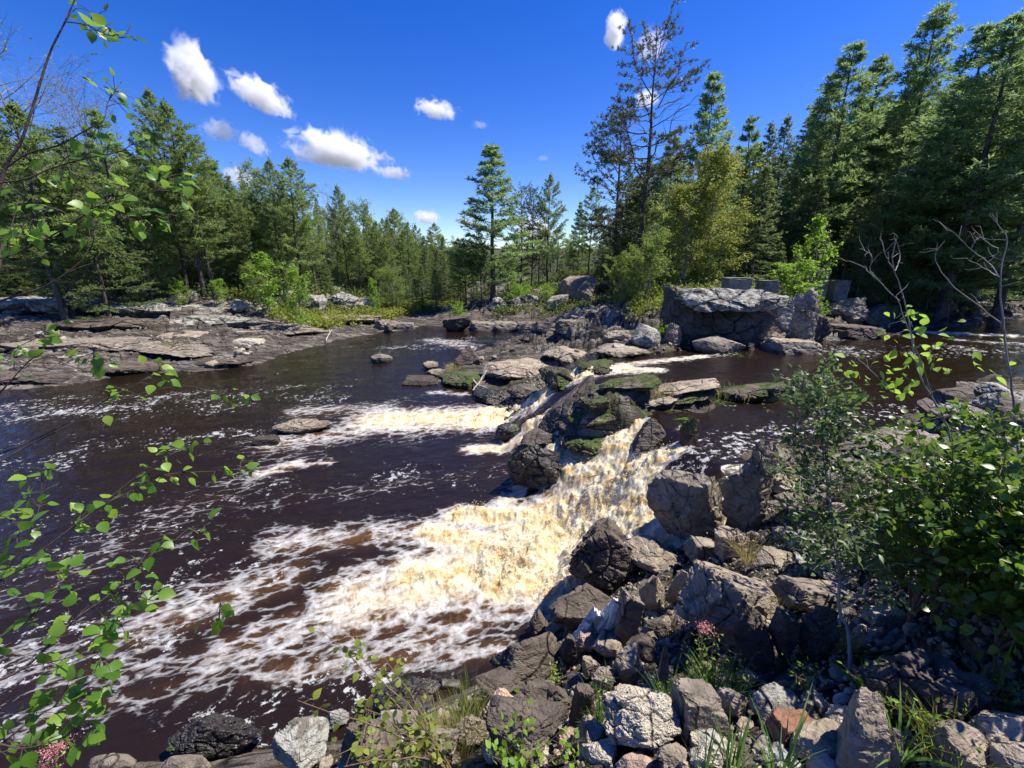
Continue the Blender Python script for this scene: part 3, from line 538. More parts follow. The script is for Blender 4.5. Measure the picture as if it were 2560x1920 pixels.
R_ = [
# main fall, right side
(1608, 1792, 1150, 1372, 'ang', 'grey', 'big cracked grey rock face standing against the right side of the main fall', 6, 0.8, 'boulder'),
(1412, 1612, 1292, 1482, 'craggy', 'dark', 'dark pointed rock wedged against the foot of the main fall', 6, .8, 'boulder'),
(1560, 1700, 1345, 1440, 'ang', 'tan', 'cracked tan block with mossy ledge between the pointed dark rock and the square boulder', 5, .8, 'rock'),
(1592, 1668, 1428, 1530, 'ang', 'tan', 'narrow tan rock with a sunlit face above the shaded cleft', 5, .7, 'rock'),
(1664, 1714, 1422, 1512, 'ang', 'tan', 'small upright tan rock touching the square boulder on its left', 5, .7, 'rock'),
(1676, 1940, 1392, 1625, 'ang', 'tan', 'large square tan boulder with a dark shaded left face', 6, .8, 'boulder'),
(1778, 1864, 1312, 1400, 'craggy', 'tan', 'lumpy brown rock with dry grass between cracked rock face and bushes', 5, .8, 'rock'),
(1788, 1910, 1112, 1330, 'craggy', 'grey', 'tall shouldered rock over the dark gorge right of the cracked rock face', 6, .6, 'boulder'),
(1895, 1972, 1112, 1162, 'ang', 'grey', 'small grey rock at the water edge behind the shouldered rock', 4, .8, 'rock'),
(1900, 2004, 1160, 1225, 'ang', 'tan', 'angular tan rock with a bright broken face beside the leafy shrub', 5, .8, 'rock'),
(1925, 2080, 1215, 1300, 'craggy', 'grey', 'grey ledge rock under the left branches of the leafy shrub', 5, .8, 'rock'),
(2060, 2200, 1150, 1260, 'craggy', 'grey', 'grey rock glimpsed through the middle of the leafy shrub', 5, .8, 'rock'),
(1715, 1792, 1345, 1402, 'slab', 'grey', 'thin grey sliver of rock lying on the square boulder top edge', 4, .6, 'rock'),
(1268, 1408, 1092, 1228, 'craggy', 'wet', 'wet black rock between the two falls, mossy at its foot', 6, .8, 'boulder'),
(1408, 1556, 1078, 1150, 'craggy', 'moss', 'rounded rock covered in bright green moss above the main fall', 5, .8, 'rock'),
(1572, 1682, 1036, 1134, 'spike', 'dark', 'dark pyramid rock parting the small cascades', 5, .8, 'rock'),
(1698, 1742, 1040, 1112, 'ang', 'moss', 'narrow upright mossy rock at the lip of the main fall', 5, .8, 'rock'),
(1236, 1300, 1056, 1100, 'craggy', 'wet', 'low black rock in the white foot of the back fall', 4, .8, 'rock'),
# near bank, middle
(1365, 1535, 1452, 1570, 'ang', 'dark', 'brown rock with grass tufts above the white slabs', 5, .7, 'rock'),
(1428, 1482, 1492, 1606, 'slab', 'white', 'leftmost and lowest of the bluish white leaning slabs', 5, .6, 'stone slab'),
(1464, 1514, 1476, 1596, 'slab', 'white', 'middle bluish white leaning slab', 5, .6, 'stone slab'),
(1494, 1540, 1474, 1592, 'slab', 'white', 'bluish white slab leaning against the upright brown slab', 5, .6, 'stone slab'),
(1526, 1592, 1496, 1618, 'slab', 'grey', 'upright brown grey slab right of the white slabs', 5, .6, 'stone slab'),
(1430, 1490, 1580, 1640, 'ang', 'pink', 'pinkish tan stone below the white slabs', 5, .8, 'stone'),
(1480, 1560, 1590, 1650, 'ang', 'tan', 'tan stone under the foot of the upright brown slab', 5, .8, 'stone'),
(1392, 1440, 1590, 1670, 'ang', 'dark', 'split brown stone left of the pinkish stone', 5, .8, 'stone'),
(1530, 1604, 1628, 1712, 'ang', 'grey', 'smooth five sided grey stone below the shaded cleft', 5, .8, 'stone'),
(1454, 1500, 1640, 1698, 'ang', 'tan', 'yellowish tan stone above the grass clump', 5, .8, 'stone'),
(1474, 1540, 1672, 1730, 'craggy', 'grey', 'rough grey stone beside the yellowish stone', 5, .8, 'stone'),
(1310, 1372, 1535, 1605, 'ang', 'dark', 'dark jagged rocks at the waterline left of the brown rock', 5, .8, 'rock'),
(1362, 1406, 1555, 1590, 'ang', 'grey', 'small grey stone on the jagged waterline rock', 4, .8, 'stone'),
(1215, 1400, 1605, 1725, 'ang', 'dark', 'broad dark brown rock with a pinkish broken top at the waterline', 6, .7, 'boulder'),
(1255, 1425, 1712, 1822, 'craggy', 'dark', 'rugged black brown rock full of pits above the dark wedge boulder', 6, .7, 'boulder'),
(1185, 1300, 1690, 1760, 'ang', 'dark', 'low dark rock sloping to the water behind the long grass', 5, .7, 'rock'),
(1215, 1425, 1780, 1935, 'ang', 'dark', 'smooth dark grey wedge boulder at the bottom edge', 6, .8, 'boulder'),
(1424, 1482, 1732, 1832, 'slab', 'dark', 'upright dark speckled stone with a white flank', 5, .8, 'stone'),
(1427, 1515, 1818, 1900, 'ang', 'tan', 'angular tan stone touching the dark wedge boulder', 5, .8, 'stone'),
(1496, 1700, 1750, 1908, 'craggy', 'pale', 'large pale cream crumbly boulder', 6, .8, 'boulder'),
(1522, 1652, 1728, 1785, 'ang', 'tan', 'brown and white stone behind the pale cream boulder', 5, .8, 'stone'),
(1674, 1798, 1732, 1858, 'slab', 'grey', 'big brown grey slab right of the pale cream boulder', 5, .8, 'stone'),
(1718, 1772, 1836, 1884, 'ang', 'pale', 'small pale block under the brown grey slab', 5, .8, 'stone'),
(1536, 1636, 1892, 1945, 'round', 'pink', 'pale pink flat stone at the bottom edge', 5, .8, 'stone'),
(1450, 1540, 1872, 1940, 'ang', 'pale', 'pale broken stone left of the flat pink stone', 5, .8, 'stone'),
(1628, 1718, 1872, 1940, 'ang', 'grey', 'brown stone right of the flat pink stone', 5, .8, 'stone'),
(1716, 1810, 1868, 1945, 'craggy', 'pale', 'white crumbly stone at the bottom edge below the small pale block', 5, .8, 'stone'),
(1870, 1986, 1720, 1802, 'round', 'lichen', 'grey stone with a white patch above the red slab', 5, .8, 'stone'),
(1780, 1860, 1722, 1800, 'ang', 'grey', 'grey stone behind the tall broad grass', 5, .8, 'stone'),
(1982, 2070, 1736, 1800, 'ang', 'tan', 'rounded brown grey stone with leaf shadows', 5, .8, 'stone'),
(1912, 2040, 1790, 1872, 'slab', 'red', 'flat reddish brown slab', 5, .8, 'stone slab'),
(1960, 2108, 1822, 1912, 'round', 'tan', 'rounded tan stone carrying the reddish brown slab', 5, .8, 'stone'),
(2055, 2180, 1762, 1935, 'ang', 'tan', 'long grey stone in dappled shade right of the reddish brown slab', 5, .8, 'stone'),
(2010, 2080, 1890, 1945, 'round', 'pink', 'smooth pinkish cobble at the bottom edge below the tan stone', 5, .8, 'cobble'),
(2168, 2230, 1830, 1918, 'round', 'grey', 'small grey stone in the grass right of the long grey stone', 5, .8, 'stone'),
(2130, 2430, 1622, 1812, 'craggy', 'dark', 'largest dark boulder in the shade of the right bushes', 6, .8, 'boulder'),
(2380, 2600, 1760, 1890, 'ang', 'tan', 'brown grey boulder at the right edge below the dark boulder', 5, .8, 'boulder'),
(2315, 2436, 1812, 1925, 'ang', 'tan', 'grey stone between small plants at the bottom right', 5, .8, 'stone'),
(2474, 2620, 1860, 1950, 'round', 'tan', 'smooth tan boulder in the bottom right corner', 5, .8, 'boulder'),
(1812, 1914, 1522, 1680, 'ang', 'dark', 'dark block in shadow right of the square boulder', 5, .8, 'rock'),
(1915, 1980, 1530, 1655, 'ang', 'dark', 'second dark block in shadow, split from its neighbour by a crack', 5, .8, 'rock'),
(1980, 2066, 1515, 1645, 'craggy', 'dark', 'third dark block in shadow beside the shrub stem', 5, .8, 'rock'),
(1972, 2142, 1345, 1452, 'craggy', 'lichen', 'rough whitish grey boulder behind the shrub stem', 6, .8, 'boulder'),
(1886, 1968, 1368, 1424, 'ang', 'tan', 'tan rock between square boulder and whitish boulder', 5, .8, 'rock'),
(1942, 2146, 1450, 1524, 'slab', 'grey', 'flat grey ledge with dappled light crossed by the shrub stem', 5, .8, 'rock'),
(2156, 2262, 1516, 1556, 'slab', 'tan', 'flat tan slab in the shade right of the shrub stem', 5, .8, 'stone slab'),
(2258, 2298, 1556, 1594, 'round', 'grey', 'round grey cobble in the shade under the bushes', 4, .8, 'cobble'),
(1640, 1668, 1630, 1712, 'spike', 'grey', 'thin upright grey shard beside the yellow green weed', 4, .8, 'stone'),
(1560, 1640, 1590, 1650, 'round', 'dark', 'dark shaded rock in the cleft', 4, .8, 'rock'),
# near bank, left bottom
(412, 536, 1888, 1940, 'round', 'grey', 'grey brown boulder top at the bottom edge below the wet rocks', 5, .8, 'boulder'),
(228, 348, 1892, 1945, 'round', 'grey', 'smooth grey boulder at the bottom edge right of the pink blossom', 5, .8, 'boulder'),
(692, 830, 1822, 1935, 'ang', 'lichen', 'grey lichen spotted rock at the water edge near the bottom', 6, .8, 'rock'),
(868, 1002, 1812, 1935, 'ang', 'dark', 'brown rock behind the small yellow green sapling', 6, .8, 'rock'),
(945, 1062, 1790, 1840, 'slab', 'lichen', 'whitish slab behind the brown rock', 5, .8, 'stone slab'),
(822, 872, 1780, 1826, 'craggy', 'white', 'small white rock washed by foam', 5, .8, 'stone'),
(438, 668, 1793, 1895, 'craggy', 'wet', 'wet dark rock half under water at the bottom left', 6, .8, 'rock'),
(930, 1102, 1712, 1800, 'craggy', 'wet', 'wet black rock shining at the water edge behind the sapling', 6, .8, 'rock'),
(1098, 1156, 1704, 1724, 'slab', 'lichen', 'flat bluish white stone at the water edge by the long grass', 5, .8, 'stone'),
(1210, 1295, 1738, 1832, 'craggy', 'pink', 'pinkish broken rock between long grass and pitted black rock', 5, .8, 'rock'),
(1135, 1238, 1798, 1875, 'craggy', 'grey', 'grey brown rock in dry grass left of the wedge boulder', 5, .8, 'rock'),
(1060, 1150, 1840, 1935, 'ang', 'grey', 'grey rock under the yellow green leaves at the bottom edge', 5, .8, 'rock'),
# in the lower pool
(690, 835, 1040, 1086, 'craggy', 'tan', 'flat tan rock alone in the middle of the lower pool', 5, .5, 'rock'),
(632, 702, 1088, 1114, 'slab', 'dark', 'low dark rock awash beside the flat tan rock', 4, .5, 'rock'),
(930, 981, 881, 908, 'round', 'grey', 'single grey boulder in the calm lower river', 4, .8, 'boulder'),
# ledge between the pools, left side
(1004, 1100, 938, 963, 'slab', 'dark', 'flat dark slab at the left tip of the ledge', 5, 1.7, 'rock'),
(1058, 1096, 901, 926, 'ang', 'grey', 'small grey rock off the left end of the ledge', 4, .8, 'rock'),
(1064, 1120, 920, 944, 'craggy', 'grey', 'heap of grey stones behind the flat dark slab', 4, .8, 'rock'),
(1136, 1210, 860, 912, 'spike', 'dark', 'dark pyramid rock on the left end of the ledge', 5, .8, 'rock'),
(1090, 1212, 914, 974, 'craggy', 'halfmoss', 'brown rounded ledge rock in front of the dark pyramid', 5, 1.7, 'rock'),
(1190, 1375, 882, 952, 'craggy', 'tan', 'long broken tan ledge right of the dark pyramid', 6, 1.7, 'rock'),
(1265, 1376, 946, 1000, 'craggy', 'dark', 'dark ledge rock left of the back fall', 5, 1.7, 'rock'),
(1183, 1275, 964, 1012, 'craggy', 'wet', 'wet brown rock in the mist left of the back fall', 5, 1.7, 'rock'),
(1345, 1440, 905, 985, 'craggy', 'halfmoss', 'steep mossy rock with trickles beside the top of the back fall', 5, 1.7, 'rock'),
(1442, 1540, 894, 936, 'craggy', 'moss', 'low mossy rock at the lip of the back fall', 5, 1.7, 'rock'),
(1355, 1480, 858, 902, 'craggy', 'tan', 'rubble ledge behind the steep mossy rock', 5, 1.7, 'rock'),
(1470, 1616, 852, 894, 'craggy', 'tan', 'rubble ledge at the foot of the stacked blocks', 5, 1.7, 'rock'),
(1470, 1510, 786, 850, 'spike', 'dark', 'dark spike of rock left of the stacked blocks', 4, .8, 'rock'),
(1506, 1575, 822, 868, 'ang', 'tan', 'left stacked block with lichen at the ledge', 5, .8, 'rock'),
(1530, 1562, 856, 884, 'ang', 'pale', 'small pale cube of stone below the stacked blocks', 4, .8, 'stone'),
(1576, 1655, 808, 876, 'round', 'lichen', 'big grey block left of the cliff', 5, .8, 'boulder'),
(1650, 1700, 806, 872, 'craggy', 'grey', 'narrow grey block overgrown by a small bush', 5, .8, 'rock'),
# mid island
(1318, 1525, 952, 1092, 'ang', 'dark', 'long dark sloping rock right beside the back fall', 6, 1.1, 'boulder'),
(1492, 1640, 932, 990, 'craggy', 'halfmoss', 'brown crest rock at the top of the mid river island', 6, 1.7, 'rock'),
(1590, 1800, 944, 1000, 'craggy', 'tan', 'long craggy tan rock along the mid river island', 6, 1.7, 'rock'),
(1770, 1955, 944, 1006, 'craggy', 'halfmoss', 'tapering craggy rock at the right tip of the mid river island', 6, 1.7, 'rock'),
(1410, 1650, 978, 1068, 'craggy', 'halfmoss', 'broad mossy slope of rock in the middle of the island', 6, 1.7, 'rock'),
(1296, 1412, 1056, 1124, 'craggy', 'dark', 'dark toe of the island above the wet black rock', 5, 1.7, 'rock'),
(1400, 1500, 1040, 1100, 'craggy', 'dark', 'dark undercut rock behind the bright mossy rock', 5, 1.7, 'rock'),
(1430, 1560, 955, 1030, 'craggy', 'halfmoss', 'broken brown rock at the left of the island crest', 5, 1.7, 'rock'),
(1540, 1700, 968, 1022, 'craggy', 'tan', 'broken tan rocks just below the island crest', 5, 1.7, 'rock'),
(1640, 1790, 972, 1012, 'craggy', 'halfmoss', 'low weedy rock in the middle of the island crest', 5, 1.7, 'rock'),
(1370, 1470, 1005, 1085, 'craggy', 'dark', 'dark rock under the long sloping one', 5, 1.7, 'rock'),
(1540, 1660, 1015, 1062, 'craggy', 'moss', 'green weedy rock where the small cascades begin', 5, 1.7, 'rock'),
(1470, 1560, 1045, 1098, 'craggy', 'dark', 'dark rock just above the bright mossy one', 5, 1.7, 'rock'),
(1235, 1340, 1120, 1180, 'craggy', 'wet', 'low wet rocks left of the wet black boulder', 5, 1.7, 'rock') if 0 else (1395, 1450, 1075, 1130, 'craggy', 'wet', 'wet black rock squeezed between toe and mossy rock', 5, 1.7, 'rock'),
(2150, 2330, 1050, 1150, 'craggy', 'grey', 'grey rock ledge at the water behind the alder bushes', 5, 1.7, 'rock'),
(2300, 2480, 985, 1090, 'craggy', 'lichen', 'large lichen grey rock behind the left dead sapling', 6, .7, 'boulder'),
(2440, 2620, 955, 1060, 'craggy', 'lichen', 'large lichen grey rock behind the right dead sapling', 6, .7, 'boulder'),
(2030, 2170, 1120, 1200, 'ang', 'grey', 'grey block at the edge of the upper channel behind the leafy shrub', 5, 1.7, 'rock'),
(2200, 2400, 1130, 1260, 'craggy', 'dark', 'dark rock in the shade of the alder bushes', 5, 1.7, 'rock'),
# cliff and its foot
(1700, 1965, 748, 872, 'craggy', 'dark', 'massive dark body of the cliff under the pale overhanging slab', 6, .55, 'cliff'),  # dark rock colour paints in the shade on the cliff front below the slab
(1640, 1760, 712, 850, 'craggy', 'dark', 'dark left shoulder of the cliff under the leafy tree', 6, .7, 'cliff'),
(1940, 2024, 724, 860, 'craggy', 'tan', 'orange stained right corner of the cliff', 6, .7, 'cliff'),
(1790, 1890, 772, 846, 'craggy', 'dark', 'dark fractured buttress in the middle of the cliff', 6, .6, 'cliff'),
(1872, 1965, 752, 846, 'ang', 'lichen', 'pale fractured buttress at the right of the cliff', 6, .6, 'cliff'),
(1705, 1770, 788, 824, 'ang', 'lichen', 'pointed pale rock resting on the ledges under the cliff', 5, .7, 'rock'),
(1742, 1852, 802, 842, 'slab', 'lichen', 'upper flat ledge stone under the cliff overhang', 5, .6, 'rock'),
(1728, 1862, 836, 884, 'round', 'grey', 'lower rounded ledge stone at the water under the cliff', 5, .5, 'rock'),
(1900, 1962, 828, 868, 'craggy', 'grey', 'broken rock at the right foot of the cliff', 5, .7, 'rock'),
(1914, 2040, 842, 886, 'slab', 'tan', 'low layered rock spreading into the upper pool', 5, .7, 'rock'),
(1985, 2070, 768, 850, 'craggy', 'dark', 'dark jagged rock right of the cliff corner', 5, .7, 'rock'),
(2060, 2150, 740, 806, 'craggy', 'grey', 'left grey boulder on the far side of the upper pool', 5, .8, 'boulder'),
(2120, 2226, 758, 812, 'ang', 'dark', 'wedge shaped dark boulder on the far side of the upper pool', 5, .8, 'boulder'),
(2066, 2186, 806, 846, 'slab', 'dark', 'low dark rock in the rapids across the upper pool', 5, .8, 'rock'),
(2150, 2200, 730, 762, 'craggy', 'grey', 'grey boulder behind the wedge shaped dark boulder', 4, .8, 'boulder'),
# island and mound
(1108, 1180, 788, 830, 'ang', 'dark', 'dark rock at the left end of the far shore', 5, .8, 'rock'),
(1172, 1248, 802, 829, 'slab', 'grey', 'first low grey block along the far waterline, next to the dark rock', 4, .8, 'rock'),
(1228, 1304, 802, 829, 'slab', 'grey', 'second low grey block along the far waterline', 4, .8, 'rock'),
(1284, 1354, 802, 829, 'slab', 'grey', 'third low grey block along the far waterline', 4, .8, 'rock'),
(1334, 1400, 802, 829, 'slab', 'grey', 'fourth low grey block along the far waterline', 4, .8, 'rock'),
(1388, 1470, 796, 830, 'slab', 'grey', 'long grey slab at the right end of the far waterline', 4, .8, 'rock'),
(1215, 1270, 742, 776, 'craggy', 'lichen', 'lichen covered rock left of the bushes on the far island', 4, .8, 'rock'),
(1268, 1352, 736, 772, 'craggy', 'lichen', 'whitish lichen rock in the middle of the far island', 5, .8, 'rock'),
(1355, 1424, 738, 776, 'round', 'lichen', 'rounded pale rock right on the far island', 5, .8, 'rock'),
(1296, 1330, 842, 854, 'round', 'dark', 'small dark rock in the far rapids', 4, .8, 'rock'),
(1385, 1500, 684, 762, 'round', 'grey', 'bare shaded rock mound behind the far island', 6, .9, 'rock'),
# left bank
(20, 430, 735, 792, 'craggy', 'lichen', 'broad pale bedrock shelf highest on the left bank', 6, 3.4, 'bedrock'),
(330, 640, 742, 790, 'craggy', 'lichen', 'rounded pale bedrock hump under the tallest jack pine', 6, 3.4, 'bedrock'),
(150, 430, 790, 832, 'craggy', 'dark', 'dark banded bedrock shelf in the middle of the left bank', 6, 3.4, 'bedrock'),
(400, 700, 782, 822, 'craggy', 'lichen', 'mottled bedrock shelf sloping right on the left bank', 6, 3.4, 'bedrock'),
(40, 330, 838, 882, 'craggy', 'grey', 'cracked bedrock shelf above the long whitish slab', 6, 3.4, 'bedrock'),
(300, 560, 846, 890, 'craggy', 'grey', 'grey bedrock shelf above the heap of pale stones', 6, 3.4, 'bedrock'),
(620, 840, 802, 838, 'craggy', 'grey', 'long grey bedrock shelf reaching to the calm bend', 6, 3.4, 'bedrock'),
(-60, 210, 905, 962, 'craggy', 'dark', 'low dark bedrock shelf at the left waterline', 6, 3.4, 'bedrock'),
(190, 420, 890, 936, 'craggy', 'dark', 'dark wet bedrock shelf at the left waterline', 6, 3.4, 'bedrock'),
(760, 960, 782, 812, 'craggy', 'grey', 'low bedrock shelf leading out to the spit', 6, 3.4, 'bedrock'),
(480, 640, 885, 918, 'craggy', 'dark', 'flat dark bedrock at the waterline beside the pale stones', 6, 3.4, 'bedrock'),
(752, 822, 736, 790, 'ang', 'lichen', 'leftmost grey outcrop above the left bank saplings', 5, .8, 'rock'),
(812, 905, 728, 782, 'craggy', 'lichen', 'large grey outcrop on the left bank', 5, .8, 'rock'),
(890, 940, 744, 782, 'craggy', 'lichen', 'low grey outcrop at the right of the large one', 4, .8, 'rock'),
(826, 862, 716, 738, 'round', 'lichen', 'pale boulder at the forest edge above the grey outcrops', 4, .8, 'boulder'),
(1040, 1076, 716, 742, 'round', 'lichen', 'far pale boulder in the grass', 4, .8, 'boulder'),
(1090, 1140, 722, 746, 'craggy', 'lichen', 'farthest pale outcrop before the channel', 4, .8, 'rock'),
(936, 1004, 796, 824, 'ang', 'grey', 'broken outcrop on the spit of the left bank', 5, .8, 'rock'),
(958, 980, 806, 832, 'ang', 'dark', 'small dark rock at the tip of the left bank spit', 4, .8, 'rock'),
(990, 1040, 804, 826, 'slab', 'grey', 'low end of the left bank spit', 4, .8, 'rock'),
(400, 520, 826, 850, 'slab', 'tan', 'pale flat ledge on the left bank', 4, .8, 'rock'),
(585, 660, 844, 864, 'slab', 'pale', 'whitish flat slab near the left shoreline', 4, .7, 'stone slab'),
(30, 130, 882, 900, 'slab', 'pale', 'long whitish slab at the left edge of the shore', 4, .7, 'stone slab'),
]
rng_t = np.random.default_rng(9)
for i, (l, r, t_, b, st, mt, lab, sb, kk, ct) in enumerate(R_):
    tl = (-.05, .04) if ct == 'bedrock' else (-.05, -.42) if 'long dark sloping' in lab else (-.1, -.2) if ('island' in lab or 'mossy slope' in lab) else (float(rng_t.uniform(-.13, .13)), float(rng_t.uniform(-.13, .13))) if st in ('ang', 'slab') and ct in ('rock', 'stone', 'boulder') and b > 1100 else (0, 0)
    if 'leaning' in lab and 'slab' in lab: tl = (.15, .38)
    if 'upright brown' in lab: tl = (.05, .15)
    nm = {'boulder': 'boulder', 'rock': 'rock', 'stone': 'stone', 'stone slab': 'stone_slab', 'cobble': 'cobble', 'cliff': 'rock_cliff', 'bedrock': 'bedrock_shelf'}[ct]
    prock(l, r, t_, b, st, mt, lab, k=kk, sub=sb, tilt=tl, name=nm, cat=ct, dy=-.16 if 'bluish white leaning' in lab or 'bluish white slab' in lab else 0)
_c = onz(1835, 868, 1.3); _D = depth_of(_c); _u = _D/F
rock((_c[0]-.1, _c[1]+.35, topz(745, _c[1]+.2)-.02), (_u*142, 1.0, .36), 'craggy', 'lichen', 'pale lichen spotted slab overhanging the dark cliff', 4242, 0, (.07, .05), 6, 'rock slab', None, 'rock_slab')
# concrete blocks on the cliff and behind the bush: remains of an old dam
def block(l, r, t_, b, Y, label):
    z1 = topz(t_, Y); z0_ = topz(b, Y); p = np.array([0, Y, (z0_+z1)/2]); D = depth_of(p); x0 = (l-1280)/F*D; x1 = (r-1280)/F*D
    w, h, d = (x1-x0)/2, (z1-z0_)/2+.12, .3
    n = 14; g = np.linspace(-1, 1, n); V = []; Qs = []; k = 0
    for ax in range(3):
        for s_ in (-1, 1):
            A, B = np.meshgrid(g, g); c = np.zeros((n*n, 3)); c[:, ax] = s_; c[:, (ax+1) % 3] = A.ravel(); c[:, (ax+2) % 3] = B.ravel()
            V.append(c); i, j = np.meshgrid(np.arange(n-1), np.arange(n-1)); a = (j*n+i).ravel()+k; Qs.append(np.stack([a, a+1, a+n+1, a+n], 1)); k += n*n
    V = np.concatenate(V)*[w, d, h]; q = V*4+x0*7
    V = V+np.stack([fbm(q, 3, 1), fbm(q, 3, 2), fbm(q, 3, 3)], 1)*.03*(1+2*(fbm(q*1.5, 2, 9) > .35))[:, None]
    o = link('concrete_block', mkmesh('concrete_block', V, [np.concatenate(Qs)], M['concrete'])); o.location = ((x0+x1)/2, Y+d, z0_+h-.12)
    cap = V*[1.03, 1.04, .12]; c_ = link('top_slab', mkmesh('top_slab', cap, [np.concatenate(Qs)], M['concrete']), o); c_.location = (0, 0, h*1.0)
    tag(o, label, 'concrete block', 'remains of an old concrete dam')
block(1822, 1878, 706, 728, 15.2, 'square grey concrete block standing on the cliff top')
block(1912, 1948, 712, 724, 15.8, 'low grey concrete block right of the square one on the cliff top')
block(2040, 2070, 686, 736, 18, 'narrow tall concrete pier behind the round bush')
block(2086, 2122, 711, 745, 18.5, 'concrete block between bush and bright sapling behind the cliff')
# small stones: a few shapes, copied
rng = np.random.default_rng(11)
_proto = {}
def sproto(style, mat, i):
    key = (style, mat, i)
    if key not in _proto:
        V, T = rock_shape(500+i*13+len(mat), style, 4, (1, rng.uniform(.7, 1), rng.uniform(.5, .75))); _proto[key] = mkmesh('stone', V, [T], M[mat])
    return _proto[key]
def strew(n, poly, smin, smax, mats, label, group, styles=('ang', 'craggy', 'round'), z=None, cat='stone'):
    """stones strewn inside a polygon given in photo pixels"""
    poly = np.array(poly, float); k = 0; mn = poly.min(0); mxx = poly.max(0)
    while k < n:
        q = rng.uniform(mn, mxx)
        if poly_dist(q[None], poly)[0] > 0: continue
        p = surf(*q) if z is None else onz(q[0], q[1], z); s_ = rng.uniform(smin, smax)**1.0*(.7+.6*rng.random()**3)
        mt_ = mats[rng.integers(len(mats))]; st_ = styles[rng.integers(len(styles))]; o = link('stone', sproto(st_, mt_, int(rng.integers(4))))
        lb = {'pale': 'pale cream', 'tan': 'tan', 'lichen': 'lichen spotted', 'grey': 'grey', 'dark': 'dark brown', 'pink': 'pinkish', 'red': 'reddish', 'halfmoss': 'part mossy'}[mt_]+{'ang': ' angular ', 'craggy': ' craggy ', 'round': ' rounded '}[st_]+label
        hz = p[2]+float(Hd(np.array([[p[0], p[1]]]), np.array([p[2]]))[0]) if z is None else z
        o.location = (p[0], p[1], hz+s_*.25); o.scale = (s_, s_, s_); o.rotation_euler = (rng.uniform(-.4, .4), rng.uniform(-.4, .4), rng.uniform(0, 6.28))
        tag(o, lb, cat, group); k += 1
strew(26, [(520, 900), (600, 862), (650, 850), (655, 862), (600, 915), (515, 925)], .10, .22, ['pale', 'tan', 'lichen'], 'loose stone in the heap at the left waterline', 'pale stones at the left shoreline')
strew(14, [(60, 850), (260, 850), (260, 900), (0, 905)], .12, .3, ['tan', 'grey', 'lichen'], 'broken stone on the left bank ledges near the edge', 'stones on the left bank ledges')
strew(18, [(1120, 900), (1350, 880), (1420, 860), (1600, 860), (1640, 880), (1500, 895), (1300, 940), (1120, 940)], .07, .22, ['tan', 'grey', 'dark', 'tan'], 'broken stone lying on the long ledge left of the cliff', 'stones on the ledge between the pools')
strew(16, [(1640, 850), (1700, 862), (2040, 870), (2060, 800), (1960, 780), (1940, 850), (1700, 850)], .1, .25, ['grey', 'dark', 'tan'], 'broken stone at the foot of the cliff', 'stones at the cliff foot')
strew(16, [(2200, 770), (2560, 770), (2560, 795), (2200, 806)], .15, .5, ['dark', 'grey', 'halfmoss'], 'boulder along the far side of the upper pool', 'boulders along the far side of the upper pool', cat='boulder')
strew(34, [(1300, 1600), (1420, 1560), (1700, 1600), (1800, 1700), (1760, 1920), (1180, 1920), (1180, 1740)], .03, .085, ['grey', 'dark', 'tan', 'pale', 'pink'], 'small broken stone among the rubble at the bottom centre', 'rubble between the bottom centre boulders')
strew(30, [(1800, 1680), (2100, 1700), (2200, 1800), (2560, 1900), (2560, 1920), (1740, 1920)], .03, .09, ['grey', 'pale', 'tan', 'lichen'], 'small stone between the boulders at the bottom right', 'rubble at the bottom right')
strew(22, [(1560, 1500), (1680, 1540), (1700, 1620), (1560, 1640)], .03, .08, ['dark', 'grey', 'tan'], 'small stone in the shaded cleft', 'stones in the shaded cleft')
strew(22, [(1900, 1180), (2300, 1100), (2500, 1150), (2500, 1400), (2150, 1450), (1950, 1340)], .08, .22, ['grey', 'tan', 'lichen', 'dark'], 'rock half hidden under the right bushes', 'rocks under the right bushes', cat='rock')
strew(22, [(680, 1860), (1000, 1840), (1250, 1800), (1250, 1920), (650, 1925)], .03, .09, ['grey', 'pale', 'tan', 'dark'], 'small stone at the water edge near the bottom', 'stones at the near waterline')
strew(26, [(2080, 1140), (2300, 1040), (2560, 980), (2560, 1200), (2200, 1260)], .12, .3, ['grey', 'tan', 'lichen', 'dark'], 'rock on the bank behind the right bushes', 'rocks behind the right bushes', cat='rock')
strew(12, [(2340, 1000), (2560, 965), (2560, 1100), (2360, 1120)], .2, .4, ['grey', 'dark', 'lichen'], 'boulder above the upper pool behind the right bushes', 'boulders at the right edge of the upper pool', cat='boulder')
strew(9, [(1750, 800), (1000, 800), (1000, 770), (1100, 745), (1550, 745), (1560, 800)], .12, .3, ['lichen', 'grey'], 'rock scattered over the far island', 'rocks on the far island', cat='rock')
strew(22, [(600, 790), (1080, 760), (1060, 745), (760, 730), (420, 730), (0, 740), (0, 800)], .2, .55, ['lichen', 'grey', 'tan'], 'rock lying on the upper left bank', 'rocks on the upper left bank', cat='rock')
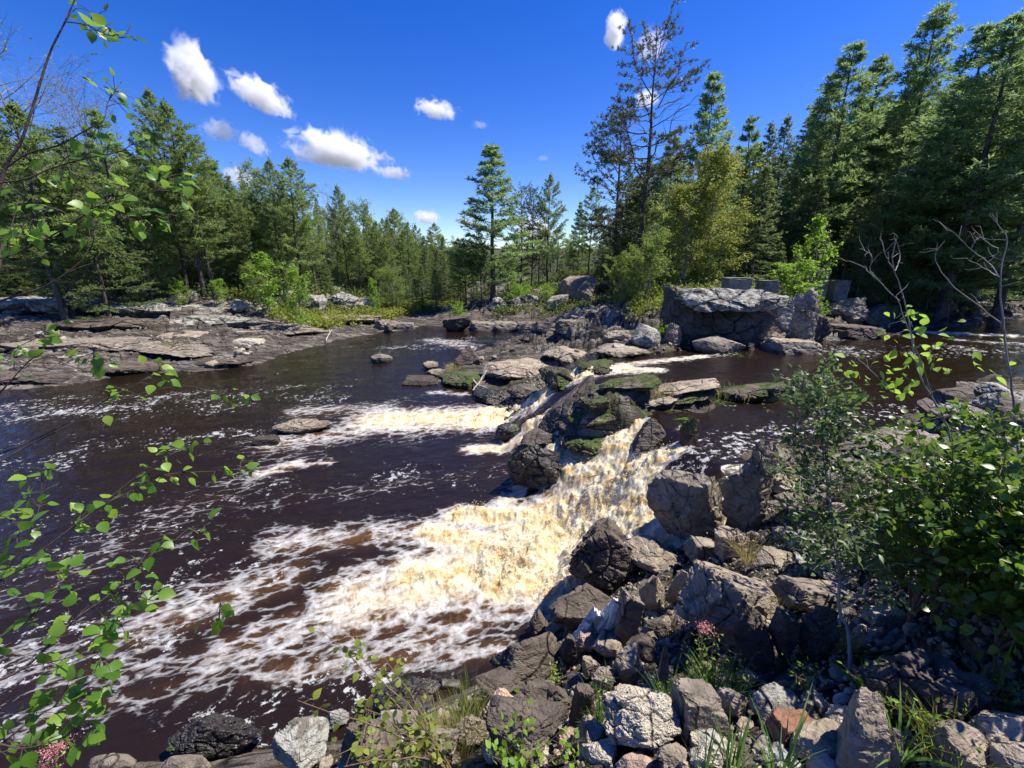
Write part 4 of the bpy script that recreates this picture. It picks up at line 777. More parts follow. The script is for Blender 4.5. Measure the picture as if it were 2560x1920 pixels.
# gravel: loose bits between the boulders
def gravel(n, poly, smin, smax, mat, label):
    poly = np.array(poly, float); mn = poly.min(0); mx = poly.max(0); q = rng.uniform(mn, mx, (n*4, 2)); q = q[poly_dist(q, poly) == 0][:n]; z_ = H0(q); z_ = z_+Hd(q, z_); n = len(q)
    V0, T0 = ico(1); V0 = V0*(1+.35*(worley(V0*1.3, 5)[0]-.5))[:, None]; b = Buf(); X, Y, Z = frames(rng.normal(size=(n, 3)), rng); s_ = smin+(smax-smin)*rng.random(n)**3
    scatter(b, V0*[1, .8, .6], None, T0, np.column_stack([q, z_+s_*.3]), X, Y, Z, s_, rng.random(n)); tag(link('gravel', b.mesh('gravel', M[mat])), label, kind='stuff')
gravel(9000, [(-1.5, .9), (3.5, .7), (5, 3.5), (4, 5.5), (2.2, 5), (1, 3.6), (-.6, 2.4), (-1.8, 1.6)], .006, .035, 'tan', 'loose gravel between the near boulders')
gravel(2500, [(-1.5, .9), (3.5, .7), (4, 3.5), (1.2, 3.4), (-.6, 2.3)], .008, .03, 'lichen', 'pale gravel between the near boulders')
gravel(1300, [(-25, 14), (-11, 13.3), (-7, 17), (-5, 25), (-8, 26), (-30, 22)], .015, .08, 'tan', 'loose pebbles over the left bank')
gravel(3500, [(-1.5, 9), (1.6, 9.5), (5, 11.5), (6, 14), (2, 14), (-1, 11)], .015, .07, 'tan', 'loose bits of stone over the ledge between the pools')
# driftwood
def stick(pts, r, label, mat='driftwood', name='driftwood', cat='driftwood', twigs=3):
    P = spline(pts, 12); b = Buf(); L = np.linalg.norm(P[-1]-P[0]); rr_ = np.linspace(r, r*.45, len(P)); P = P+rng.normal(0, r*.25, P.shape); b.tube(P, rr_, 7)
    for i in range(twigs):
        q = P[rng.integers(3, 10)]; d = unit(P[-1]-P[0]+rng.normal(0, .6, 3)*L); b.tube([q, q+d*L*.12, q+d*L*.2+[0, 0, .02*L]], [r*.4, r*.3, r*.1], 5)
    tag(link(name, b.mesh(name, M[mat])), label, cat)
def sp(px, py, up=.05): return surf(px, py)+[0, 0, up]
stick([sp(592, 838, .14), sp(650, 833, .12), sp(712, 830, .12)], .035, 'long thin bleached log lying on the left bank')
stick([sp(70, 905, .1), sp(150, 902, .1), sp(235, 896, .15)], .05, 'thick pale log on the shore at the left edge')
stick([sp(1182, 984, .1), sp(1200, 972, .25), sp(1216, 956, .4)], .03, 'upper stick of the driftwood pile by the back fall')
stick([sp(1180, 962, .2), sp(1195, 972, .15), sp(1222, 980, .1)], .03, 'lower stick of the driftwood pile by the back fall')
stick([sp(815, 858, .1), sp(822, 850, .25), sp(830, 842, .35)], .03, 'short snapped stick standing at the left shoreline')
stick([sp(322, 682, .3), sp(345, 660, .8), sp(355, 650, 1.1)], .05, 'pale dead branch leaning at the left forest edge')
stick([sp(1145, 885, .45), sp(1215, 880, .3)], .03, 'bleached stick lying against the dark pyramid rock')
stick([onz(1468, 1212, .5)+[0, 0, .12], onz(1500, 1210, .5)+[0, 0, .16], onz(1536, 1208, .5)+[0, 0, .14]], .008, 'thin twig caught in the main fall', 'twig', 'twig', 'twig')
# ------------------------------------------------------------------ trees
def tuft_cloud(buf, P, D, L, w, k, rng, spread=.7, v=None):
    """needle bunches: k thin blades from each point"""
    n = len(P); P2 = np.repeat(P, k, 0); D2 = np.repeat(D, k, 0)+rng.normal(0, spread, (n*k, 3)); D2 /= np.linalg.norm(D2, axis=1)[:, None]+1e-9
    L2 = np.repeat(np.broadcast_to(L, (n,)), k)*rng.uniform(.7, 1.15, n*k)
    S_ = np.cross(D2, rng.normal(size=D2.shape)); S_ /= np.linalg.norm(S_, axis=1)[:, None]+1e-9; ww = np.broadcast_to(w, (n,)).repeat(k)[:, None]
    V = np.stack([P2-S_*ww*.35, P2+D2*L2[:, None]*.55+S_*ww*.5, P2+D2*L2[:, None], P2+D2*L2[:, None]*.5-S_*ww*.5], 1).reshape(-1, 3)
    Qq = np.arange(n*k*4).reshape(-1, 4); vv = rng.random(n) if v is None else v
    buf.add(V, Qq, a=np.repeat(vv, k*4))
def conifer(kind, seed, H_, dens=1., cz0=None, fine=1.):
    """returns trunk mesh buffer and crown buffer for a conifer of height H_"""
    rng = np.random.default_rng(seed); tr = Buf(); cr = Buf()
    pr = dict(jack=dict(z0=.16, nb=62, R=.17, el=.12, up=.5, L=.34, w=.06, k=9, sb=5, r=.0105, prof=lambda s: (np.sin(np.pi*min(1, s*.9+.12))**.8)*(.65+.5*rng.random())),
              scrag=dict(z0=.16, nb=52, R=.21, el=.05, up=.35, L=.27, w=.05, k=10, sb=6, r=.014, prof=lambda s: (.25+.95*np.sin(np.pi*(s*.85+.1)))*(.45+.65*rng.random())),
              wpine=dict(z0=.12, nb=76, R=.21, el=.12, up=.28, L=.30, w=.05, k=10, sb=7, r=.012, prof=lambda s: (1-s)**.8*(.62+.5*rng.random())*(1 if s > .15 else .7)+.05),
              spruce=dict(z0=.05, nb=110, R=.155, el=-.18, up=.14, L=.2, w=.05, k=6, sb=8, r=.0095, prof=lambda s: (1-s)**.85*(.75+.35*rng.random())+.03),
              fir=dict(z0=.03, nb=120, R=.2, el=.02, up=.12, L=.2, w=.05, k=6, sb=8, r=.0095, prof=lambda s: (1-s)**.95*(.75+.35*rng.random())+.02))[kind]
    n = 14; zs = np.linspace(0, H_, n); wob = np.cumsum(rng.normal(0, .012*H_/n*4*(1 if kind in('jack', 'scrag') else .3), (n, 2)), 0); wob -= wob[0]
    TP = np.column_stack([wob, zs]); r0 = H_*pr['r']; tr.tube(TP, r0*(1-zs/H_*.93)*(1+.35*np.exp(-zs/H_*30)), 8)
    nb = int(pr['nb']*dens)
    whorl = kind in ('wpine',)
    P_, D_, L_, V_ = [], [], [], []
    ga = rng.random()*6
    for i in range(nb):
        s = (i+.5)/nb; s = s**.9
        if whorl: s = (round(s*15)+rng.normal(0, .10))/15; s = min(max(s, .01), .985)
        z = H_*(pr['z0']+(1-pr['z0'])*s*.985); az = ga+i*2.4+rng.normal(0, .4); ln = H_*pr['R']*pr['prof'](s)
        base = np.array([np.interp(z, zs, TP[:, 0]), np.interp(z, zs, TP[:, 1]), z])
        el = pr['el']+rng.normal(0, .12)+(.55*s**2 if kind != 'jack' else .3*s)
        if kind == 'scrag': el += rng.normal(0, .3)
        dh = np.array([math.cos(az), math.sin(az), 0]); m = 6; tt_ = np.linspace(0, 1, m)
        bend = pr['up']*(1 if kind != 'spruce' else 1)
        BP = base+dh*(ln*tt_*math.cos(el))[:, None]+np.array([0, 0, 1.])*(ln*(math.sin(el)*tt_+bend*tt_**2*.6-(.10*np.sin(np.pi*tt_) if kind in ('spruce', 'fir') else 0)))[:, None]
        if kind in ('jack', 'scrag'): BP += np.cumsum(rng.normal(0, .035*ln, BP.shape), 0)
        br = max(r0*.28*(ln/(H_*pr['R']))**.7*(1-.5*s), .008); tr.tube(BP, br*(1-.8*tt_), 4)
        bare = (kind == 'scrag' and rng.random() < .25) or (kind == 'jack' and s < .12)
        v0 = rng.random()
        # side shoots
        nsb = max(3, int(pr['sb']*(.5+ln/(H_*pr['R']))))
        for j in range(nsb):
            q = .22+.78*(j+rng.random()*.6)/nsb; q = min(q, 1)
            o = np.array([np.interp(q, tt_, BP[:, c]) for c in range(3)]); side = 1 if j % 2 else -1
            a2 = az+side*rng.uniform(.5, 1.1)*(1-.4*q); l2 = ln*(.42*(1-q)+.13)*rng.uniform(.7, 1.2)
            d2 = np.array([math.cos(a2), math.sin(a2), rng.normal(.12 if kind in ('jack', 'scrag', 'wpine') else -.05, .16)])
            e2 = o+d2*l2
            if kind in ('jack', 'scrag', 'wpine'): tr.tube([o, o+d2*l2*.5, e2], [br*.35, br*.25, br*.1], 3)
            if bare: continue
            nt_ = max(2, int(l2/(H_*.011)*fine)) if kind in ('spruce', 'fir') else max(2, int(l2/(H_*.018)*fine))
            for t3 in np.linspace(.25 if kind != 'scrag' else .55, 1, nt_):
                P_.append(o+d2*l2*t3+rng.normal(0, .012*H_*.5, 3)*(1, 1, .5)); L_.append(1)
                up_ = np.array([0, 0, .55 if kind in ('jack', 'scrag') else .35 if kind == 'wpine' else -.1]); D_.append(unit(d2)+up_); V_.append(v0*.5+rng.random()*.5)
        if not bare:
            for t3 in np.linspace(.35, 1, max(3, int(ln/(H_*.014)))):
                P_.append(np.array([np.interp(t3, tt_, BP[:, c]) for c in range(3)])); L_.append(1); D_.append(dh+np.array([0, 0, .3])); V_.append(v0*.5+rng.random()*.5)
    for z in np.linspace(.9, 1, 7): P_.append(np.array([TP[-1, 0], TP[-1, 1], z*H_])); D_.append(np.array([0, 0, 1.])); L_.append(.8); V_.append(.6)
    sc = H_/13.; P_ = np.array(P_); D_ = np.array(D_)
    tuft_cloud(cr, P_, D_, pr['L']*sc*np.array(L_)/fine**.5, pr['w']*sc/fine**.6, pr['k'], rng, .55 if kind in ('spruce', 'fir') else .7, np.array(V_))
    return tr, cr
LT4 = (np.array([(0, 0, 0), (.5, .34, .06), (1, 0, -.08), (.5, -.34, .06)]), [(0, 1, 2, 3)])
def broadleaf(seed, H_, R_w=.26, nl=5200, z0=.18, leaf=.11, nb=34, rtrunk=.011, bare=False, stems=1, el0=.7):
    rng = np.random.default_rng(seed); tr = Buf(); cr = Buf(); tips = []
    for st in range(stems):
        n = 12; zs = np.linspace(0, H_*(1 if st == 0 else rng.uniform(.7, .95)), n); lean = rng.normal(0, .05 if stems == 1 else .16, 2)
        wob = np.cumsum(rng.normal(0, .008*H_, (n, 2)), 0); wob -= wob[0]; TP = np.column_stack([wob+lean*zs[:, None], zs]); r0 = H_*rtrunk
        tr.tube(TP, r0*(1-zs/zs[-1]*.92), 7)
        for i in range(nb//stems):
            s = (i+.5)/(nb//stems); z = zs[-1]*(z0+(1-z0)*s*.97); az = i*2.4+rng.normal(0, .5)
            ln = H_*R_w*(.45+.75*math.sin(math.pi*min(1, s*.8+.15)))*rng.uniform(.7, 1.15); base = np.array([np.interp(z, zs, TP[:, 0]), np.interp(z, zs, TP[:, 1]), z])
            el = el0+rng.normal(0, .2)+.3*s; d = np.array([math.cos(az)*math.cos(el), math.sin(az)*math.cos(el), math.sin(el)]); m = 5; tt_ = np.linspace(0, 1, m)
            BP = base+d*(ln*tt_)[:, None]+np.cumsum(rng.normal(0, .05*ln, (m, 3)), 0)*tt_[:, None]; br = r0*.3*(1-.5*s); tr.tube(BP, br*(1-.85*tt_), 4)
            for j in range(7):
                q = rng.uniform(.25, 1); o = np.array([np.interp(q, tt_, BP[:, c]) for c in range(3)]); d2 = unit(d+rng.normal(0, .75, 3)); l2 = ln*rng.uniform(.2, .45)
                tr.tube([o, o+d2*l2*.5, o+d2*l2+[0, 0, .08*l2]], [br*.35, br*.22, br*.08], 3); tips.append((o, d2*l2, rng.random()))
                if bare:
                    for _ in range(4):
                        o2 = o+d2*l2*rng.uniform(.3, 1); d3 = unit(d2+rng.normal(0, .6, 3)); tr.tube([o2, o2+d3*l2*.5], [br*.14, br*.05], 3)
    if not bare or nl:
        k = rng.integers(0, len(tips), nl); q = rng.random(nl)**.7
        O = np.array([tips[i][0] for i in k]); D = np.array([tips[i][1] for i in k]); P = O+D*q[:, None]*1.15+rng.normal(0, .014*H_, (nl, 3))
        X, Y, Z = frames(rng.normal(size=(nl, 3))*[1, 1, .6]+[0, 0, -.35], rng, rng.normal(size=(nl, 3))+[.3, 0, .8])
        scatter(cr, LT4[0], LT4[1], None, P, X, Y, Z, leaf*rng.uniform(.6, 1.2, nl), np.array([tips[i][2] for i in k])*.4+rng.random(nl)*.6)
    return tr, cr
PT = {}
def proto(key, fn, bark, leafm, nm='pine_tree'):
    tr, cr = fn(); PT[key] = (tr.mesh('trunk', M[bark], True), cr.mesh('crown', M[leafm]), nm)
for i in range(3): proto('jack%d' % i, lambda: conifer('jack', 20+i, 13, 1.15, fine=1.35), 'bark', 'jack')
for i in range(2): proto('scrag%d' % i, lambda: conifer('scrag', 40+i, 13, 1.3, fine=2.2), 'bark', 'scragn')
for i in range(3): proto('wpine%d' % i, lambda: conifer('wpine', 60+i, 13), 'bark', 'wpine')
for i in range(2): proto('nwpine%d' % i, lambda: conifer('wpine', 70+i, 13, 1.5, fine=1.7), 'bark', 'wpine')
for i in range(3): proto('spruce%d' % i, lambda: conifer('spruce', 80+i, 13), 'bark', 'spruce', 'spruce_tree')
for i in range(2): proto('fir%d' % i, lambda: conifer('fir', 90+i, 13, fine=1.3), 'bark', 'spruce', 'fir_tree')
proto('deadfir', lambda: conifer('spruce', 99, 13, .6), 'bark', 'dead', 'spruce_tree')
for i in range(3): proto('birch%d' % i, lambda: broadleaf(100+i, 12, .22, 6500, .25, .17), 'birchbark', 'birch', 'birch_tree')
for i in range(2): proto('ybirch%d' % i, lambda: broadleaf(110+i, 9, .26, 14000, .12, .13, 46), 'greybark', 'yellow', 'birch_tree')
proto('lowleaf', lambda: broadleaf(120, 5, .36, 9000, .05, .12, 40, stems=3), 'greybark', 'birch', 'broadleaf_tree')
for i in range(2): proto('sap%d' % i, lambda: broadleaf(130+i, 4, .22, 1700, .12, .14, 26), 'greybark', 'bright', 'sapling')
proto('bare', lambda: broadleaf(140, 12, .24, 300, .35, .12, 40, bare=True), 'greybark', 'birch', 'bare_tree')
for i in range(2): proto('bush%d' % i, lambda: broadleaf(150+i, 2, .55, 2600, .02, .1, 36, stems=5, rtrunk=.008), 'greybark', 'bright', 'bush')
NTR = [0]
def tree(key, px, py, Y, label, group=None, wf=1., cat=None, zb=None, rot=None, lean=0):
    z1 = topz(py, Y); p = np.array([0, Y, z1]); x = (px-1280)/F*depth_of(p); z0_ = H(x, Y) if zb is None else zb; h = max(z1-z0_, .6)
    tm, cm, nm = PT[key]; hh = PH[key]
    e = bpy.data.objects.new(nm, None); COL.objects.link(e); NTR[0] += 1; r_ = random.Random(NTR[0])
    s = h/hh; e.location = (x-lean*h, Y, z0_-.1); e.scale = (s*wf, s*wf, s); e.rotation_euler = (0, math.atan(lean), 0) if lean else (0, 0, r_.uniform(0, 6.28) if rot is None else rot)
    link('trunk', tm, e); link('crown', cm, e)
    c = cat or {'pine_tree': 'pine', 'spruce_tree': 'spruce', 'fir_tree': 'fir', 'birch_tree': 'birch', 'broadleaf_tree': 'tree', 'sapling': 'sapling', 'bare_tree': 'bare tree', 'bush': 'bush'}[nm]
    tag(e, label, c, group); return e
PH = {}
for k, (tm, cm, nm) in PT.items():
    co = np.empty(len(cm.vertices)*3, np.float32); cm.vertices.foreach_get('co', co); PH[k] = float(co.reshape(-1, 3)[:, 2].max())
T_ = [
# left bank, from the left edge
('bare', 20, 60, 24, 'tall greyish birch with sparse twigs at the left edge', 1.3), ('jack1', 5, 230, 21, 'dense olive tree filling the left edge', 1.5), ('wpine0', 60, 330, 22, 'dark pine just right of the dense olive tree', 1.1),
('bare', 205, 165, 27, 'bare whitish birch above the bushy cedar', .9), ('bare', 150, 200, 28, 'smaller bare birch left of the whitish one', .8), ('fir0', 150, 300, 22, 'bushy dark green evergreen under the bare birches', 1.3), ('wpine1', 232, 262, 24, 'bushy rounded white pine under the bare birch', 1.2),
('jack0', 365, 208, 27, 'tallest jack pine on the left bank with a narrow spire', .9), ('jack1', 415, 238, 26, 'broad jack pine touching the tallest one on its right', 1.15), ('jack2', 455, 300, 25.5, 'low spreading jack pine at the front of the left forest', 1.15),
('wpine2', 522, 388, 30, 'dark green white pine behind the low spreading jack pine', 1.2), ('spruce0', 566, 470, 28, 'dark narrow spruce left of the paired pines', 1.), ('spruce1', 600, 515, 27.5, 'shorter dark narrow spruce leaning on its neighbour', .9),
('birch1', 640, 395, 36, 'thin birch behind the paired pines', 1.), ('jack1', 665, 384, 30, 'left one of the paired tall jack pines', 1.1), ('jack2', 712, 380, 29, 'right one of the paired tall jack pines', 1.25), ('birch2', 760, 455, 35, 'pale leafy birch right of the paired pines', 1.1), ('fir1', 320, 470, 24, 'green fir at the forest edge under the tallest jack pine', 1.2),
('bare', 818, 450, 40, 'half bare birch with pale twigs in the middle of the left forest', .8), ('jack0', 845, 455, 38, 'slim spruce like pine beside the half bare birch', .9), ('birch0', 915, 488, 40, 'round topped light green birch', 1.3), ('jack2', 888, 560, 37, 'dense jack pine under the round topped birch', 1.2),
('deadfir', 978, 572, 41, 'reddish brown dying spruce', .8), ('birch1', 990, 515, 46, 'light green birch behind the dying spruce', 1.2), ('spruce2', 965, 540, 44, 'green spruce left of the dying one', 1.), ('jack1', 1034, 555, 48, 'jack pine right of the dying spruce', 1.), ('jack0', 1085, 552, 52, 'jack pine with flat top against the small white cloud', 1.3), ('jack2', 1060, 620, 46, 'lower jack pine near the river bend', 1.2), ('birch2', 1125, 610, 58, 'pale birch near the river bend', 1.2), ('spruce0', 1040, 590, 50, 'narrow spruce near the river bend', 1.),
# centre
('wpine1', 1228, 352, 33, 'white pine with wide layered boughs standing alone in the centre', 1.75), ('jack0', 1160, 600, 34, 'crooked flat topped pine leaning left of the lone white pine', 1.3), ('jack2', 1200, 560, 34.5, 'thin dark leaning pine beside the lone white pine', .8),
('scrag0', 1303, 445, 37, 'leftmost of the slender dark pines right of the lone white pine', .8), ('scrag1', 1332, 452, 38, 'second slender dark pine of the row', .8), ('scrag0', 1350, 490, 40, 'third and shortest slender dark pine of the row', .8), ('jack1', 1372, 425, 36, 'tall dark pine with drooping boughs at the right end of the row', .95),
('jack2', 1270, 600, 42, 'low bushy pine among the slender trunks', 1.2), ('wpine0', 1452, 498, 40, 'pine left of the gap before the scraggly pines', .9), ('jack0', 1482, 460, 37, 'green pine above the shaded mound', 1.), ('birch1', 1420, 590, 46, 'birch behind the shaded mound', 1.2), ('spruce1', 1510, 560, 36, 'dark spruce on the shaded mound', 1.2), ('fir0', 1535, 600, 31, 'dark low fir right of the shaded mound', 1.4),
# right of centre
('scrag1', 1557, 232, 25, 'scraggly dark pine left of the tallest one', .95), ('scrag0', 1645, 16, 22.5, 'tallest scraggly pine with crooked open boughs against the sky', 1.0), ('wpine2', 1790, 166, 26, 'tall white pine right behind the tallest scraggly pine', 1.1), ('wpine0', 1690, 330, 28, 'dark pine filling in behind the scraggly trunk', 1.2),
('ybirch0', 1810, 318, 20, 'yellow green birch lit by the sun', 1.25), ('ybirch1', 1740, 420, 19.5, 'olive birch with hanging twigs under the scraggly pine', 1.35), ('lowleaf', 1625, 560, 17.5, 'bright leafy tree leaning over the rocks', 1.1), ('lowleaf', 1570, 620, 19, 'low leafy tree beside the bright leaning one', 1.1), ('jack2', 1600, 440, 24, 'dense dull pine between the two scraggly ones', 1.2),
('wpine1', 1882, 280, 27, 'blue green pine behind the yellow green birch', 1.), ('spruce1', 1930, 292, 26, 'dark pointed spruce left of the big white pine', 1.1), ('fir1', 1975, 275, 23, 'light tipped fir in front of the dark pointed spruce', 1.3), ('spruce2', 1920, 400, 21, 'hemlock like spruce above the concrete blocks', 1.5),
('nwpine0', 2135, 92, 24, 'big feathery white pine with boughs sweeping right', 1.35), ('nwpine1', 2085, 170, 26, 'smaller white pine at the left of the feathery one', 1.1), ('nwpine1', 2210, 125, 27, 'white pine tip right of the feathery one', 1.2), ('nwpine0', 2362, -10, 25, 'very tall white pine cut by the top edge', 1.3), ('nwpine1', 2300, 160, 27, 'dark white pine between the two tall ones', 1.3), ('nwpine1', 2560, 10, 19, 'huge dark pine in the top right corner', 1.5), ('nwpine0', 2460, 180, 22, 'dark dense pine left of the corner one', 1.3), ('nwpine0', 2700, 100, 18, 'dark pine reaching in from the right edge', 1.5),
('nwpine1', 2480, 40, 21, 'dark pine with dense crown just left of the corner pine', 1.4), ('nwpine0', 2640, -20, 22, 'dark pine crown behind the corner pine', 1.6), ('fir0', 2251, 378, 20.5, 'slim young fir, leftmost of the fir row', .75), ('fir1', 2320, 345, 20.5, 'tallest young fir of the row by the upper pool', .9), ('fir0', 2374, 350, 21, 'young fir right behind the tallest of the row', .8), ('fir1', 2398, 450, 20, 'shorter young fir, rightmost of the row', .9), ('fir0', 2206, 435, 20, 'short young fir left of the row', .8), ('spruce1', 2480, 430, 21, 'shaded spruce at the right edge', 1.2), ('spruce0', 2150, 480, 21, 'shaded spruce behind the light green sapling', 1.4), ('spruce2', 2060, 420, 22, 'dark spruce left of the light green sapling', 1.5),
('sap0', 2055, 525, 17, 'light green sapling rising behind the cliff', .9), ('sap1', 2008, 640, 16.2, 'round light green shrub behind the concrete blocks', 2.2),
# young growth on the left bank
('sap0', 648, 622, 24.5, 'bright green young tree at the left forest edge', 1.4), ('sap1', 727, 655, 22.5, 'slender bright sapling on the open left bank', 1.1), ('sap1', 930, 690, 28, 'very narrow bright sapling near the outcrops', .7), ('sap0', 445, 695, 24, 'small pale green sapling left of the bright young tree', 1.5), ('sap1', 545, 690, 25, 'small sapling between the pale and the bright one', 1.4),
('bush0', 2045, 725, 15.5, 'bright small bush in the gap right of the concrete pier', .8), ('bush1', 1665, 790, 13.2, 'small bush growing on the narrow grey block', .9), ('bush0', 1690, 700, 14.5, 'yellow leafed bush on the left shoulder of the cliff', .8), ('bush1', 2210, 690, 21, 'leafy bush on the far side of the upper pool', 1.3), ('bush0', 2290, 705, 21, 'bush left of the narrow gap across the upper pool', 1.2), ('bush1', 1300, 690, 30, 'round bush in the middle of the far island', 1.2), ('bush0', 1375, 700, 30, 'round bush right on the far island', 1.2), ('bush1', 1460, 740, 24, 'small bush by the waterline of the far island', 1.), ('bush0', 1140, 745, 27, 'dull green bush at the left of the far island', .9),
]
for k, px, py, Y, lab, wf in T_: tree(k, px, py, Y, lab, wf=wf)
# leaning bare trunks left of the lone pine
for (a, b_, lab) in (((1195, 745), (1170, 640), 'thin dark trunk leaning left by the lone white pine'), ((1240, 752), (1190, 655), 'curved bare trunk leaning left by the lone white pine')):
    p0 = surf(*a); p1 = atd(b_[0], b_[1], depth_of(p0)+1.2); mid = (p0+p1)/2+[.25, 0, -.3]
    e = bpy.data.objects.new('leaning_tree', None); COL.objects.link(e); e.location = p0; b = Buf(); Ps = spline([p0*0, mid-p0, p1-p0], 10); b.tube(Ps, np.linspace(.11, .04, 10), 6)
    for q in range(14):
        i = rng.integers(3, 10); d = unit(rng.normal(0, 1, 3)+[0, 0, .3]); b.tube([Ps[i], Ps[i]+d*.5, Ps[i]+d*rng.uniform(.7, 1.3)], [.02, .014, .005], 3)
    link('trunk', b.mesh('trunk', M['bark']), e); cb = Buf(); nn_ = 220; tuft_cloud(cb, Ps[-1]+rng.normal(0, 1, (nn_, 3))*[.9, .7, .35], rng.normal(0, 1, (nn_, 3)), .25, .05, 6, rng); link('crown', cb.mesh('crown', M['jack']), e); tag(e, lab, 'leaning tree')
# forest behind: rows of further trees, each its own
rg = np.random.default_rng(77)
NEAR = [(5, 'dense olive tree'), (150, 'bushy dark green evergreen'), (232, 'bushy rounded white pine'), (365, 'tallest left bank jack pine'), (455, 'low spreading jack pine'), (522, 'dark green white pine'), (600, 'shorter dark narrow spruce'), (690, 'paired tall jack pines'), (760, 'pale leafy birch'), (845, 'slim pine by the half bare birch'), (915, 'round topped light green birch'), (978, 'reddish brown dying spruce'), (1034, 'jack pine right of the dying spruce'), (1085, 'flat topped jack pine'), (1160, 'crooked leaning pine'), (1228, 'lone white pine'), (1320, 'slender dark pines'), (1372, 'dark pine with drooping boughs'), (1465, 'green pine above the shaded mound'), (1557, 'left scraggly pine'), (1645, 'tallest scraggly pine'), (1740, 'olive birch'), (1810, 'yellow green birch'), (1882, 'blue green pine'), (1930, 'dark pointed spruce'), (2050, 'light green sapling'), (2135, 'big feathery white pine'), (2210, 'white pine tip'), (2310, 'row of young firs'), (2362, 'very tall white pine'), (2480, 'dense crowned dark pine'), (2560, 'huge corner pine')]
def rows(n, px0, px1, y0, y1, Y0, Y1, keys, label, group, wmin=.9, wmax=1.3):
    for i in range(n):
        f = (i+rg.random())/n; px = px0+(px1-px0)*f; py = y0+(y1-y0)*f+rg.normal(0, 22)
        k_ = keys[rg.integers(len(keys))]; kw_ = {'jack': 'jack pine', 'wpin': 'white pine', 'spru': 'narrow spruce', 'birc': 'birch', 'fir0': 'fir', 'fir1': 'fir', 'bare': 'bare birch'}[k_[:4]]; lb = label.replace('evergreen', 'tree').split('tree')[0]+kw_+(' below the ' if 'low' in label or 'short' in label else ' far beyond the ' if 'distant' in label else ' behind the ')+min(NEAR, key=lambda q: abs(q[0]-px))[1]
        tree(k_, px, py, rg.uniform(Y0, Y1), lb, group, rg.uniform(wmin, wmax))
rows(52, -150, 640, 300, 470, 28, 40, ['wpine0', 'spruce0', 'jack2', 'birch0', 'jack0', 'birch1', 'jack1', 'birch2'], 'dark tree standing inside the left forest', 'trees inside the left forest', .9, 1.2)
rows(80, 440, 1150, 455, 600, 38, 58, ['jack0', 'spruce1', 'birch0', 'birch2', 'jack2', 'spruce2'], 'tree standing behind the front row of the middle left forest', 'trees inside the middle left forest', .85, 1.15)
rows(34, -100, 640, 520, 620, 26, 31, ['fir0', 'spruce2', 'fir1', 'birch2', 'spruce0'], 'low evergreen at the edge of the left forest', 'low trees at the left forest edge', 1.2, 1.8)
rows(44, 600, 1160, 610, 680, 31, 50, ['fir0', 'spruce2', 'birch2', 'fir1'], 'short tree at the edge of the middle left forest', 'low trees at the middle forest edge', 1.2, 1.8)
rows(56, 1060, 1600, 640, 600, 60, 95, ['jack0', 'spruce1', 'birch0', 'birch2', 'jack1'], 'distant tree beyond the river bend', 'distant trees beyond the river bend', 1.1, 1.6)
rows(36, 1090, 1580, 660, 600, 36, 58, ['birch0', 'fir0', 'birch2', 'jack2'], 'low green tree behind the far island', 'low trees behind the far island', 1.2, 1.7)
rows(26, 1560, 2060, 420, 380, 30, 40, ['wpine0', 'spruce0', 'spruce2', 'fir0', 'wpine2'], 'dark tree inside the forest behind the cliff', 'trees behind the cliff', 1.2, 1.7)
rows(14, 1560, 2100, 620, 600, 20, 24, ['fir0', 'spruce0', 'spruce2', 'fir1'], 'low dark evergreen behind the cliff top', 'low evergreens behind the cliff', 1.4, 2.)
rows(30, 2020, 2750, 300, 150, 28, 40, ['wpine0', 'wpine2', 'spruce0', 'wpine1'], 'deep set dark tree inside the right forest', 'trees inside the right forest', 1.3, 1.8)
rows(16, 2050, 2700, 560, 560, 22.5, 27, ['spruce0', 'fir0', 'spruce2'], 'low shaded evergreen inside the right forest', 'low evergreens inside the right forest', 1.4, 2.)
rows(30, 300, 1700, 690, 690, 100, 150, ['fir0', 'spruce2', 'birch2'], 'tiny distant tree on the horizon', 'trees on the horizon', 2, 3)
# undergrowth: leaf clumps too many to count
M['under'] = leaf_mat('undergrowth_leaves', (.04, .06, .018), (.09, .125, .035), (.2, .24, .06), .35)
def undergrowth(n, poly, hmin, hmax, leaf, mat, label, name='undergrowth', z=None):
    poly = np.array(poly, float); mn = poly.min(0); mx = poly.max(0); Q_ = rg.uniform(mn, mx, (n*4, 2)); Q_ = Q_[poly_dist(Q_, poly) == 0][:n]
    C_ = np.column_stack([Q_, H0(Q_)]); hh = rg.uniform(hmin, hmax, len(C_)); b = Buf(); k = 26
    P = np.repeat(C_, k, 0)+rg.normal(0, 1, (len(C_)*k, 3))*np.repeat(hh, k)[:, None]*[.42, .42, 0]; P[:, 2] += np.repeat(hh, k)*rg.random(len(P))
    X, Y, Z = frames(rg.normal(size=P.shape)+[0, 0, .4], rg, rg.normal(size=P.shape)+[0, 0, 1]); scatter(b, LT4[0], LT4[1], None, P, X, Y, Z, leaf*rg.uniform(.6, 1.3, len(P)), np.repeat(rg.random(len(C_)), k)*.5+rg.random(len(P))*.5)
    tag(link(name, b.mesh(name, M[mat])), label, 'undergrowth', kind='stuff')
undergrowth(2400, [(-34, 24), (-22, 26), (-14, 25.5), (-9, 28), (-8, 38), (-5, 48), (-2, 62), (-12, 62), (-30, 40), (-50, 34)], .3, .9, .2, 'under', 'low green undergrowth at the foot of the left forest')
undergrowth(900, [(-14, 24), (-10.5, 23.5), (-8.5, 27), (-6, 34), (-4, 44), (-7, 44), (-12, 29)], .25, .55, .16, 'yellow', 'yellow green grass and shrubs along the left bank')
undergrowth(1300, [(-1, 27.5), (5, 27), (9, 23), (10, 30), (12, 38), (8, 50), (0, 50)], .15, .6, .16, 'under', 'low bushes and grass on the far island')
